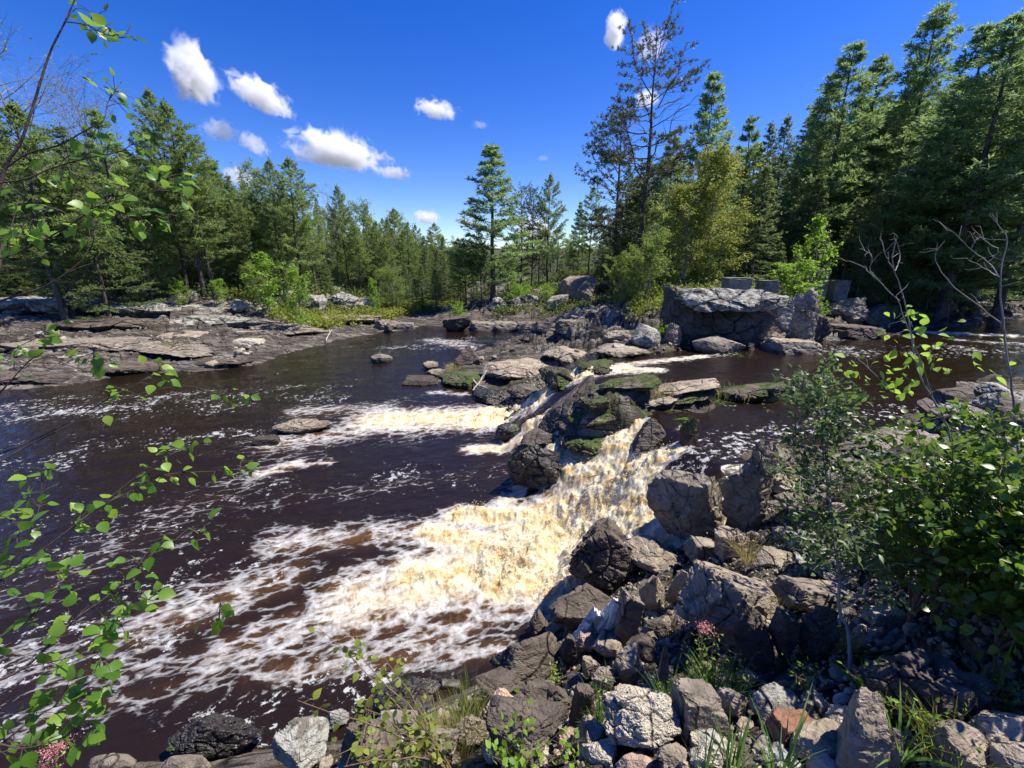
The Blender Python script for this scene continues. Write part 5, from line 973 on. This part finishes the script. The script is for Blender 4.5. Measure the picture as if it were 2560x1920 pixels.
undergrowth(2000, [(8, 18), (13, 19), (18, 22.5), (30, 25), (34, 30), (14, 30), (8, 24), (5, 19)], .3, .9, .16, 'under', 'low undergrowth in front of the right forest')
undergrowth(450, [(4.4, 15.5), (9, 16.5), (11, 18), (9, 20), (5, 19)], .15, .5, .1, 'yellow', 'low plants on the cliff top')
# ------------------------------------------------------------------ near plants
rn = np.random.default_rng(303)
LB = leaf_template(11, .40, .05, .18, .07)       # toothed birch leaf
LS = leaf_template(4, .26, .08, .12)            # narrower shrub leaf
LA = leaf_template(5, .36, .06, .15)
def leaves(buf, P, Dv, size, tpl, v, droop=.35, upb=.9):
    n = len(P); D = np.asarray(Dv, float)+rn.normal(0, .55, (n, 3))-[0, 0, droop]
    up = rn.normal(0, .5, (n, 3))+[.2, -.25, upb]; X, Y, Z = frames(D, rn, up)
    scatter(buf, tpl[0], tpl[1], None, P, X, Y, Z, size, v)
def birch_sapling(branches, stem, label):
    """branches: (photo pixel points, distance start, distance end, radius, leaves per node, first leafy fraction)"""
    root = bpy.data.objects.new('birch_sapling', None); COL.objects.link(root); base = None
    lf = Buf()
    for pts, d0, d1, r, nl, q0 in [stem]+branches:
        lf = Buf(); m = len(pts); P = np.array([atd(px, py, d0+(d1-d0)*i/(m-1)) for i, (px, py) in enumerate(pts)])
        if base is None: gx, gy = -2.9, .9+.25*(pts[0][1] > 1000); P = np.vstack([[[gx, gy, H(gx, gy)-.1]], [[gx+.25, gy+.05, (H(gx, gy)+P[0][2])*.5]], P]); base = P[0].copy(); root.location = base
        Ps = spline(P, 26); b = Buf(); b.tube(Ps-base, r*(1-.75*np.linspace(0, 1, 26)), 7)
        if nl:
            T = np.gradient(Ps, axis=0)
            ks = np.unique(np.round(np.linspace(q0*25, 25, int(nl))).astype(int))
            for i in ks:
                for s_ in range(rn.integers(2, 5)):
                    d = unit(unit(T[i])*.7+rn.normal(0, .75, 3)); e_ = Ps[i]+d*rn.uniform(.012, .05)
                    b.tube([Ps[i]-base, (Ps[i]+e_)/2-base+[0, 0, .002], e_-base], [.0011, .0009, .0007], 4)
                    leaves(lf, (e_-base)[None], d[None], rn.uniform(.021, .042), LB, rn.random())
        bo = link('stem' if pts is stem[0] else 'branch', b.mesh('branch', M['twig'], True), root)
        if lf.V: link('leaves', lf.mesh('leaves', M['bleaf'], True), bo)
    tag(root, label, 'sapling')
stem = ([(-60, 800), (-20, 560), (12, 422), (54, 350), (90, 241), (124, 133), (163, 54), (195, -20)], 1.25, 1.25, .0062, 0, 0)
birch_sapling([
 ([(163, 54), (215, 62), (250, 80), (300, 95)], 1.25, 1.2, .0018, 6, .35),
 ([(163, 54), (195, 20), (240, 40)], 1.25, 1.3, .0014, 2, .9),
 ([(12, 422), (70, 384), (150, 362), (215, 325), (258, 302), (268, 260), (288, 228)], 1.25, 1.3, .0028, 5, .82),
 ([(-40, 462), (60, 448), (130, 420), (200, 400), (300, 379), (340, 362), (400, 420), (440, 470)], 1.2, 1.35, .0026, 11, .3),
 ([(-50, 660), (30, 636), (110, 600), (190, 552), (250, 512), (330, 490), (455, 465)], 1.1, 1.2, .0028, 12, .22),
 ([(-60, 770), (40, 740), (120, 712), (200, 655), (235, 597), (230, 520)], 1.1, 1.15, .0030, 4, .8),
 ([(120, 712), (200, 668), (310, 640)], 1.12, 1.2, .0012, 0, 0),
 ([(250, 512), (300, 540), (380, 560), (440, 540)], 1.15, 1.25, .0014, 7, .3),
 ([(-20, 700), (30, 560), (60, 470), (130, 430)], 1.3, 1.4, .0016, 5, .2),
 ([(190, 552), (130, 520), (60, 560), (20, 600)], 1.05, 1.05, .0014, 6, .2),
], stem, 'leafy birch sapling with a dark leaning stem at the upper left edge')
stem2 = ([(-120, 1700), (-80, 1400), (-60, 1200), (-50, 1050), (20, 960), (70, 905)], 1.2, 1.25, .0055, 3, .7)
birch_sapling([
 ([(-60, 1160), (60, 1110), (141, 1072), (270, 998), (363, 949), (400, 930)], 1.25, 1.45, .0026, 8, .55),
 ([(-60, 1190), (60, 1120), (200, 1050), (300, 1000), (449, 965), (535, 980), (622, 995)], 1.35, 1.6, .0024, 5, .82),
 ([(-60, 1500), (0, 1453), (141, 1349), (246, 1269), (320, 1232), (400, 1189), (553, 1177), (615, 1170)], 1.15, 1.45, .0034, 13, .3),
 ([(246, 1269), (330, 1200), (420, 1140), (470, 1120)], 1.3, 1.4, .0018, 6, .5),
 ([(0, 1453), (60, 1360), (95, 1280), (105, 1205)], 1.2, 1.25, .0020, 7, .2),
 ([(-60, 1720), (61, 1669), (184, 1552), (277, 1484), (369, 1392), (486, 1324)], 1.0, 1.15, .0036, 10, .25),
 ([(277, 1484), (400, 1476), (510, 1472), (547, 1495), (548, 1530)], 1.1, 1.15, .0016, 4, .85),
 ([(184, 1552), (260, 1560), (320, 1540), (370, 1500)], 1.05, 1.05, .0018, 6, .2),
 ([(61, 1669), (150, 1650), (230, 1630), (270, 1660)], 1.0, 1.0, .0018, 6, .2),
 ([(-60, 1600), (40, 1570), (120, 1500), (160, 1440)], 1.1, 1.15, .0022, 7, .2),
 ([(-60, 1480), (0, 1440), (60, 1420)], 1.05, 1.05, .0018, 4, .3),
 ([(-80, 1900), (0, 1860), (80, 1800), (150, 1760), (215, 1735)], .95, 1.05, .0026, 11, .2),
 ([(0, 1860), (60, 1870), (140, 1850), (220, 1810)], .95, 1.0, .0018, 9, .2),
 ([(-60, 1340), (0, 1290), (50, 1330), (0, 1380)], 1.05, 1.1, .0016, 4, .3),
 ([(-60, 980), (0, 900), (60, 860), (120, 830)], 1.3, 1.35, .0018, 5, .4),
 ([(70, 905), (110, 880), (220, 860), (235, 900)], 1.25, 1.3, .0016, 4, .8),
], stem2, 'second birch sapling with long branches hanging over the water at the lower left')
# small yellow green sapling at the bottom centre
def small_plant(px, py, h, n_br, leaf, mat, label, name='small_plant', cat='plant', spread=.5, nl=60, bark='browntwig', tpl=None, lean=(0, 0), up=.8, flower=None, z=None):
    p = surf(px, py) if z is None else onz(px, py, z); e = bpy.data.objects.new(name, None); COL.objects.link(e); e.location = p; b = Buf(); lf = Buf(); tips = []
    for i in range(n_br):
        az = rn.uniform(0, 6.28); sp_ = spread*rn.uniform(.3, 1); hh = h*rn.uniform(.6, 1.05); m = 7; tt_ = np.linspace(0, 1, m)
        P = np.column_stack([(math.cos(az)*sp_*h*tt_**1.4+lean[0]*tt_*h), (math.sin(az)*sp_*h*tt_**1.4+lean[1]*tt_*h), hh*tt_*(1-.15*tt_)]); P += np.cumsum(rn.normal(0, .02*h, P.shape), 0)*tt_[:, None]
        b.tube(P, .004*(h/.6)**.7*(1-.75*tt_), 5); tips.append(P)
    for k in range(nl):
        P = tips[k % len(tips)]; q = rn.uniform(.18, 1); i = q*6; i0 = min(int(i), 5); o = P[i0]*(1-i+i0)+P[i0+1]*(i-i0); d = unit(rn.normal(0, 1, 3)*[1, 1, .5]+[0, 0, up*.5]); l2 = leaf*rn.uniform(.3, 1.6)
        b.tube([o, o+d*l2], [.0011, .0007], 3); leaves(lf, (o+d*l2)[None], d[None], leaf*rn.uniform(.6, 1.15), tpl or LA, rn.random())
    link('stems', b.mesh('stems', M[bark], True), e); link('leaves', lf.mesh('leaves', M[mat], True), e)
    if flower:
        fb = Buf(); n_ = 260
        for P in tips[:flower]:
            C_ = P[-1]+rn.normal(0, 1, (n_, 3))*[.035, .035, .016]*h/.4; X, Y, Z = frames(rn.normal(size=(n_, 3)), rn); scatter(fb, LT4[0]*[1, 1.3, 1], LT4[1], None, C_, X, Y, Z, .011, rn.random(n_))
        link('blossom', fb.mesh('blossom', M['pinkfl']), e)
    tag(e, label, cat); return e
small_plant(1140, 1945, .8, 8, .042, 'yellow', 'small sapling with yellow green leaves at the bottom centre', 'small_sapling', 'sapling',   .6, 190, tpl=LB, lean=(-.45, .15))
small_plant(900, 1935, .55, 7, .038, 'bright', 'low leafy sprig left of the yellow green sapling', 'small_sapling', 'sapling', .5, 60, tpl=LB)
small_plant(1290, 1960, .34, 6, .034, 'bright', 'spreading bright leaves in front of the dark wedge boulder', spread=.9, nl=130)
small_plant(1245, 1800, .22, 4, .022, 'bright', 'upright bright weed left of the pitted black rock', spread=.2, nl=40, tpl=LS)
small_plant(1380, 1715, .24, 5, .024, 'bright', 'bright weed growing on the broad dark brown rock', spread=.35, nl=46, tpl=LS)
small_plant(1190, 1775, .26, 4, .02, 'birch', 'thin weed in the long grass at the water edge', spread=.25, nl=40, tpl=LS)
small_plant(1510, 1780, .26, 8, .028, 'alder', 'leafy green weed above the pale cream boulder', spread=.45, nl=90, tpl=LS)
small_plant(1650, 1760, .2, 5, .02, 'bright', 'small weed left of the tall yellow flowering weed', spread=.3, nl=40, tpl=LS)
small_plant(1760, 1740, .42, 9, .022, 'bright', 'tall weed with tiny yellow flowers in front of the square boulder', spread=.35, nl=170, tpl=LS)
small_plant(1840, 1730, .28, 7, .022, 'alder', 'dark green weed right of the tall flowering weed', spread=.4, nl=90, tpl=LS)
small_plant(2010, 1740, .2, 6, .02, 'bright', 'bright fern like weed behind the rounded brown stone', spread=.6, nl=80, tpl=LS)
small_plant(2190, 1800, .22, 9, .026, 'bright', 'round leaved ground plant in front of the largest dark boulder', spread=.8, nl=130)
small_plant(2280, 1830, .2, 9, .02, 'bright', 'feathery green plant right of the round leaved one', spread=.8, nl=150, tpl=LS)
small_plant(2350, 1900, .2, 8, .03, 'bright', 'broad leaved plant at the bottom right between stones', spread=.7, nl=70, tpl=LS)
small_plant(2500, 1780, .25, 7, .03, 'alder', 'green plant at the right edge above the tan boulder', spread=.6, nl=70, tpl=LS)
small_plant(1440, 1960, .15, 5, .03, 'bright', 'small tuft of leaves at the bottom edge right of the wedge boulder', spread=.6, nl=30)
small_plant(1050, 1940, .2, 7, .03, 'bright', 'leafy clump at the bottom edge left of centre', spread=.7, nl=70)
small_plant(1468, 1540, .14, 3, .018, 'bright', 'tiny weed above the leftmost white slab', spread=.3, nl=24, tpl=LS)
small_plant(1570, 1170, .2, 8, .018, 'bright', 'green weed at the mossy lip right of the main fall', spread=.6, nl=60, tpl=LS, z=1.1) if 0 else None
small_plant(150, 1990, .42, 7, .03, 'bleaf', 'pink blossoming shrub in the bottom left corner', 'flowering_shrub', 'shrub', .35, 60, flower=6)
small_plant(1758, 1640, .3, 3, .018, 'alder', 'thin weed with a faded pink flower head before the square boulder', 'flowering_weed', 'plant', .15, 24, tpl=LS, flower=1)
small_plant(1210, 1560, .3, 3, .02, 'grass', 'x', nl=0) if 0 else None
# grass
def blade_tuft(px, py, n, L, w, mat, label, spread=.35, cat='grass', name='grass_tuft', rad=.05, z=None, arch=.5):
    p = surf(px, py) if z is None else onz(px, py, z); b = Buf()
    for i in range(n):
        az = rn.uniform(0, 6.28); r_ = rad*math.sqrt(rn.random()); l = L*rn.uniform(.5, 1.1); m = 5; tt_ = np.linspace(0, 1, m); s_ = spread*rn.uniform(.2, 1.2)
        o = np.array([math.cos(az)*r_, math.sin(az)*r_, -.02]); d = np.array([math.cos(az+rn.normal(0, .5)), math.sin(az+rn.normal(0, .5)), 0])
        C_ = o+d*(l*s_*tt_**1.6)[:, None]+np.array([0, 0, 1.])*(l*(tt_-arch*s_*tt_**2.2*.8))[:, None]
        sd_ = unit(np.cross(d, [0, 0, 1])+rn.normal(0, .5, 3)); ww = w*np.array([.7, 1, .85, .5, .04])[:, None]*.5*rn.uniform(.7, 1.2)
        V = np.vstack([C_-sd_*ww, C_+sd_*ww]); Qq = [(k, k+1, k+1+m, k+m) for k in range(m-1)]; b.add(V, Qq, a=rn.random())
    o_ = link(name, b.mesh(name, M[mat])); o_.location = p; return tag(o_, label, cat)
G_ = [
(1175, 1850, 420, .36, .0035, 'grass', 'long yellow green grass tuft at the water edge in the bottom centre', .55, .10),
(1130, 1900, 320, .30, .003, 'drygrass', 'dry straw coloured grass left of the long grass tuft', .7, .12),
(1240, 1880, 120, .2, .003, 'drygrass', 'dry grass tuft beside the dark wedge boulder', .7, .07),
(1500, 1820, 160, .24, .006, 'reed', 'green grass tuft above the pale cream boulder', .5, .06),
(1670, 1790, 120, .26, .004, 'reed', 'thin green grass left of the tall flowering weed', .5, .05),
(1790, 1760, 160, .25, .007, 'reed', 'bright arching grass at the foot of the tall flowering weed', .7, .06),
(1925, 1560, 170, .26, .003, 'grass', 'grass tuft on the right shoulder of the square boulder', .4, .07),
(1870, 1500, 90, .12, .003, 'grass', 'short grass on top of the square boulder', .6, .06),
(1800, 1480, 70, .1, .003, 'grass', 'small grass patch on the square boulder top', .6, .05),
(1868, 1400, 150, .3, .003, 'drygrass', 'drooping dry grass on the lumpy brown rock', 1.2, .05),
(1890, 1160, 100, .3, .004, 'drygrass', 'rusty grass tuft on the shouldered rock', .9, .06),
(1850, 1240, 90, .3, .004, 'grass', 'green grass hanging over the dark gorge', 1.2, .05),
(1445, 1480, 60, .13, .003, 'drygrass', 'dry tuft on top of the brown rock above the white slabs', .5, .03),
(1455, 1530, 90, .13, .003, 'drygrass', 'dry grass tuft beside the white slabs', .7, .04),
(1440, 1640, 70, .1, .003, 'drygrass', 'mossy dry tuft under the white slabs', .8, .04),
(738, 1838, 60, .1, .0025, 'drygrass', 'small dry tuft on the lichen spotted rock', .5, .03),
(1830, 1945, 26, .32, .010, 'reed', 'tall broad bladed grass at the bottom edge right of centre', .35, .03),
(1950, 1945, 22, .3, .011, 'reed', 'second tall broad bladed grass in front of the reddish slab', .55, .04),
(1760, 1960, 14, .28, .009, 'reed', 'few tall grass blades left of the broad bladed grass', .3, .04),
(2245, 1900, 30, .26, .011, 'reed', 'arching broad grass at the bottom right', .8, .03),
(2170, 1740, 34, .2, .008, 'reed', 'dark grass before the largest dark boulder', .8, .04),
(2480, 1720, 22, .3, .009, 'reed', 'sparse blades right of the largest dark boulder', .5, .05),
(2400, 1900, 160, .18, .004, 'grass', 'fine green grass at the bottom right corner', .6, .12),
(2110, 1630, 60, .2, .004, 'grass', 'grass around the foot of the leafy shrub', .6, .07),
(1730, 1690, 60, .2, .004, 'reed', 'single grass clump before the dark face of the square boulder', .6, .04),
(2225, 1540, 50, .12, .004, 'grass', 'small grass tuft on the flat tan slab', .5, .04),
(1135, 925, 120, .35, .012, 'drygrass', 'dry grass on the left end of the ledge', .5, .3),
(1640, 980, 140, .25, .01, 'drygrass', 'yellowed grass on the crest of the mid river island', .6, .4),
(1850, 990, 160, .25, .01, 'grass', 'green grass on the right part of the mid river island', .6, .5),
(430, 868, 120, .4, .02, 'grass', 'green grass patch on the left bank ledges', .5, .6),
(840, 800, 120, .4, .02, 'drygrass', 'yellow grass patch on the left bank near the spit', .5, .8),
]
for px, py, n, L, w, mt, lab, s_, r_ in G_: blade_tuft(px, py, n, L, w, mt, lab, s_, rad=r_)
# mossy weed trailing in the water at the lip of the small cascades
# right side: leafy shrub, alder bushes, bare stems
def shrub(px, py, ztop, n_st, leaf, nleaf, mat, label, spread, name='shrub', tpl=LS, z=None, r=.012, bark='browntwig', nbr=18, lean=(0, 0), q0=.3, trunk=None, Dp=None):
    p = surf(px, py) if z is None else onz(px, py, z); e = bpy.data.objects.new(name, None); COL.objects.link(e); e.location = p; h = ztop-p[2]
    b = Buf(); lf = Buf(); br = []
    for i in range(n_st):
        if trunk is not None and i == 0: P = spline(np.array(trunk)-p, 16)
        else:
            az = rn.uniform(0, 6.28); m = 16; tt_ = np.linspace(0, 1, m); s_ = spread*rn.uniform(.2, 1)
            P = np.column_stack([math.cos(az)*s_*h*tt_**1.3+lean[0]*h*tt_, math.sin(az)*s_*h*tt_**1.3+lean[1]*h*tt_, h*rn.uniform(.75, 1.02)*tt_]); P += np.cumsum(rn.normal(0, .012*h, P.shape), 0)*tt_[:, None]
        b.tube(P, r*(1-.82*np.linspace(0, 1, 16))*(1 if i == 0 else .75), 6)
        for j in range(nbr):
            q = q0+(1-q0)*(j+.5)/nbr; i0 = int(q*15); o = P[i0]; az = j*2.4+rn.normal(0, .5); el = rn.uniform(.1, .75); l = h*spread*.9*(1.15-.7*q)*rn.uniform(.5, 1.1); d = np.array([math.cos(az)*math.cos(el), math.sin(az)*math.cos(el), math.sin(el)])
            tt_ = np.linspace(0, 1, 6); Bp = o+d*(l*tt_)[:, None]+np.cumsum(rn.normal(0, .03*l, (6, 3)), 0); b.tube(Bp, r*.32*(1-.8*tt_), 4); br.append((Bp, d))
            for _ in range(3):
                k = rn.integers(1, 5); d2 = unit(d+rn.normal(0, .6, 3)); B2 = Bp[k]+d2*(l*.4*np.linspace(0, 1, 5))[:, None]; b.tube(B2, r*.14*np.linspace(1, .3, 5), 3); br.append((np.vstack([B2, B2[-1:]]), d2))
    ki = rn.integers(0, len(br), nleaf); P_ = np.array([br[i][0][rn.integers(1, 6)] for i in ki])+rn.normal(0, leaf*.55, (nleaf, 3)); D_ = np.array([br[i][1] for i in ki])+rn.normal(0, .5, (nleaf, 3))
    leaves(lf, P_, D_, leaf*rn.uniform(.55, 1.15, nleaf), tpl, rn.random(nleaf), .1, .8)
    link('stems', b.mesh('stems', M[bark], True), e); link('leaves', lf.mesh('leaves', M[mat], True), e); tag(e, label, 'shrub'); return e
bp = surf(2125, 1686); Dp = depth_of(bp)
tk = [atd(x_, y_, Dp+dd) for x_, y_, dd in ((2125, 1686, 0), (2125, 1617, 0), (2118, 1563, .03), (2096, 1527, .05), (2100, 1436, .02), (2084, 1359, .05), (2080, 1281, .1), (2064, 1183, .2), (2053, 1085, .3), (2058, 1007, .35), (2053, 935, .4))]
shrub(2125, 1686, tk[-1][2], 1, .042, 2300, 'shrubleaf', 'leafy shrub with a pale crooked stem and small glossy leaves', .42, trunk=tk, nbr=50, r=.011, q0=.42, bark='greybark')
def fork(px, py, pts, label, leafs, twigs, D0, r=.011):
    """bare or nearly bare upright stem given in photo pixels at a set distance"""
    P = [atd(x_, y_, D0+dd) for x_, y_, dd in pts[0]]; p = P[0].copy(); e = bpy.data.objects.new('dead_sapling', None); COL.objects.link(e); e.location = p
    for i, pl in enumerate(pts):
        Pl = np.array([atd(x_, y_, D0+dd) for x_, y_, dd in pl])-p; Ps = spline(Pl, 30 if i == 0 else 16); Ps += rn.normal(0, .002, Ps.shape); b = Buf(); b.tube(Ps, (r if i == 0 else r*.5)*(1-.7*np.linspace(0, 1, len(Ps))), 6)
        for k in range(4 if i else 9):
            j = rn.integers(2, len(Ps)); d = unit(rn.normal(0, 1, 3)+[0, 0, .6]); q = Ps[j]+d*rn.uniform(.03, .09); b.tube([Ps[j], q, q+unit(d+rn.normal(0, .5, 3))*.03], [r*.2, r*.15, r*.07], 3)
        link('stem' if i == 0 else 'branch', b.mesh('branch', M['greybark'], True), e)
    if leafs:
        lf = Buf(); 
        for x_, y_, n_, s_ in leafs:
            c = atd(x_, y_, D0)-p; Pq = c+rn.normal(0, s_, (n_, 3)); leaves(lf, Pq, rn.normal(0, 1, (n_, 3)), rn.uniform(.035, .07, n_), LA, .5+.5*rn.random(n_), .2)
        link('leaves', lf.mesh('leaves', M['bright'], True), e)
    tag(e, label, 'bare stem')
fork(0, 0, [[(2440, 1560, -.2), (2382, 1132, 0), (2358, 1046, 0), (2327, 987, 0), (2292, 920, 0), (2275, 814, 0), (2256, 732, 0), (2237, 678, 0), (2232, 635, 0), (2243, 590, 0)],
            [(2248, 754, 0), (2194, 700, .05), (2151, 664, .1), (2085, 645, .15)], [(2194, 700, .05), (2175, 672, .05), (2180, 640, 0), (2150, 620, 0)], [(2237, 678, 0), (2215, 640, -.1), (2200, 590, -.1)], [(2237, 678, 0), (2250, 640, .1), (2240, 600, .1)],
            [(2330, 990, 0), (2290, 870, -.15), (2262, 800, -.2), (2240, 740, -.2)], [(2230, 980, .1), (2170, 920, .1), (2120, 880, .1), (2060, 850, .1)]],
     'grey half bare forked stem left of the two standing at the right', [(2275, 790, 16, .05), (2300, 880, 22, .08), (2200, 940, 26, .08), (2110, 920, 10, .05), (2400, 880, 20, .12), (2240, 940, 16, .06)], 0, 2.7, .007)
fork(0, 0, [[(2600, 1560, -.1), (2556, 1250, 0), (2538, 1046, 0), (2527, 956, 0), (2513, 850, 0), (2508, 814, 0), (2500, 732, 0), (2503, 667, 0), (2517, 597, 0), (2500, 570, 0), (2481, 535, 0)],
            [(2498, 694, 0), (2470, 656, .05), (2427, 624, .1), (2384, 580, .1), (2335, 548, .1)], [(2503, 808, 0), (2454, 770, 0), (2384, 716, -.1), (2346, 667, -.1), (2338, 635, -.1), (2362, 603, -.1)],
            [(2470, 656, .05), (2495, 627, 0), (2460, 600, 0), (2450, 585, 0)], [(2427, 624, .1), (2445, 596, .1), (2480, 600, .1)], [(2498, 694, 0), (2460, 670, .2), (2410, 645, .2)]],
     'grey bare stem with crooked branches nearest the right edge', [], 0, 2.5, .007)
shrub(2330, 1560, 3.15, 6, .045, 2800, 'alder', 'broad alder bush right of the leafy shrub', .42, 'alder_bush', LA, nbr=14)
shrub(2480, 1640, 3.05, 5, .05, 2100, 'alder', 'alder bush with large pale lit leaves at the right edge', .5, 'alder_bush', LA, nbr=14, q0=.35)
shrub(2620, 1500, 3.3, 5, .055, 2400, 'alder', 'tall alder bush cut by the right edge', .4, 'alder_bush', LA, nbr=14)
shrub(2250, 1400, 2.55, 4, .033, 1600, 'shrubleaf', 'low dark leaved bush behind the leafy shrub', .6, 'shrub', LS, nbr=14)
shrub(2450, 1300, 2.7, 5, .045, 3000, 'alder', 'far alder bush overlooking the upper pool', .55, 'alder_bush', LA, nbr=14)
shrub(2020, 1300, 2.2, 4, .028, 1200, 'shrubleaf', 'small dark bush over the gorge', .7, 'shrub', LS, nbr=12)
shrub(2270, 1560, 2.72, 5, .045, 2200, 'alder', 'lower alder bush filling the gap behind the flat tan slab', .7, 'alder_bush', LA, nbr=14)
shrub(2440, 1480, 2.95, 5, .05, 1900, 'alder', 'middle alder bush behind the round cobble', .6, 'alder_bush', LA, nbr=14, q0=.1)
shrub(2570, 1700, 2.8, 5, .05, 1500, 'alder', 'low alder bush at the right edge above the tan boulder', .6, 'alder_bush', LA, nbr=12)
# ------------------------------------------------------------------ clouds: closed volumes of white vapour
def cloud(px, py, rx, ry, tilt, label, seed, dens=1., Dd=1500.):
    c = atd(px, py, Dd); s = Dd/F*.88
    N = NT('cloud_vapour'); oc = N.n('TexCoord').outputs['Object']; ln = N.n('VectorMath', operation='LENGTH'); N.l(oc, ln.inputs[0])
    mp_ = N.n('Mapping'); mp_.inputs['Location'].default_value = (seed*3.7, seed*1.9, seed); mp_.inputs['Scale'].default_value = (rx/max(ry, 1)*1.0, 1.2, 1.0); N.l(oc, mp_.inputs[0])
    n_ = N.noise(mp_.outputs[0], 1.9, 9, .66, .55)
    v = N.ma('ADD', N.ma('MULTIPLY', n_, 2.5), N.ma('MULTIPLY', ln.outputs['Value'], -1.15)); v = N.fr(v, .42, .86)
    sz = N.n('SeparateXYZ'); N.l(oc, sz.inputs[0]); v = N.ma('MULTIPLY', v, N.fr(N.ma('ADD', sz.outputs[2], N.ma('MULTIPLY', n_, .5)), -.42, -.2))
    vp = N.n('VolumePrincipled'); vp.inputs['Color'].default_value = (.99, .99, .99, 1); vp.inputs['Anisotropy'].default_value = .25
    N.l(N.ma('MULTIPLY', v, (.06 if dens > .9 else .05)*dens), vp.inputs['Density']); N.l(vp.outputs[0], N.out.inputs['Volume'])
    V, T = ico(3); o = link('cloud', mkmesh('cloud', V*1.0, [T], N.m, True)); o.location = c; o.scale = (rx*s, max(ry, rx*.45)*s, ry*s)
    az = math.atan2(c[0], c[1]); el = math.atan2(c[2], math.hypot(c[0], c[1])); o.rotation_euler = Matrix.Rotation(-az, 3, 'Z').__matmul__(Matrix.Rotation(el, 3, 'X')).__matmul__(Matrix.Rotation(tilt, 3, 'Y')).to_euler()
    tag(o, label, 'cloud', 'small clouds in the blue sky')
for c in [
 (480, 185, 78, 108, 0, 'tall puffy white cloud at the upper left', 1), (650, 238, 112, 58, .38, 'long white cloud sloping down to the right beside the tall one', 2),
 (553, 328, 60, 42, 0, 'small thin cloud below the tall one', 3, .6), (632, 360, 58, 36, .5, 'small wispy cloud left of the largest', 4, .6),
 (845, 380, 168, 72, .1, 'largest cloud, flat and ragged, in the middle of the left sky', 5), (985, 432, 70, 28, .05, 'ragged tail cloud at the right end of the largest', 10, .8),
 (1090, 275, 78, 36, .08, 'small white cloud high over the river bend', 6), (1066, 545, 58, 28, 0, 'small white cloud just over the far trees', 7),
 (1538, 80, 42, 60, .35, 'small upright cloud left of the tallest pine', 8), (1628, 115, 62, 60, -.3, 'thin cloud behind the tallest pine top', 9, .2),
 (1615, 248, 48, 32, 0, 'small cloud behind the tallest pine', 11), (1175, 558, 50, 22, 0, 'faint low cloud left of the lone white pine', 12, .5),
 (1200, 312, 32, 16, 0, 'tiny wisp of cloud right of the high small one', 13, .3), (1358, 396, 24, 12, 0, 'tiny wisp of cloud above the centre pines', 14, .35), (600, 445, 60, 40, .3, 'cloud hidden behind the dark white pine on the left', 15, .8), (1330, 575, 80, 50, 0, 'white cloud behind the slender dark pines', 16, .8)]: cloud(*c)
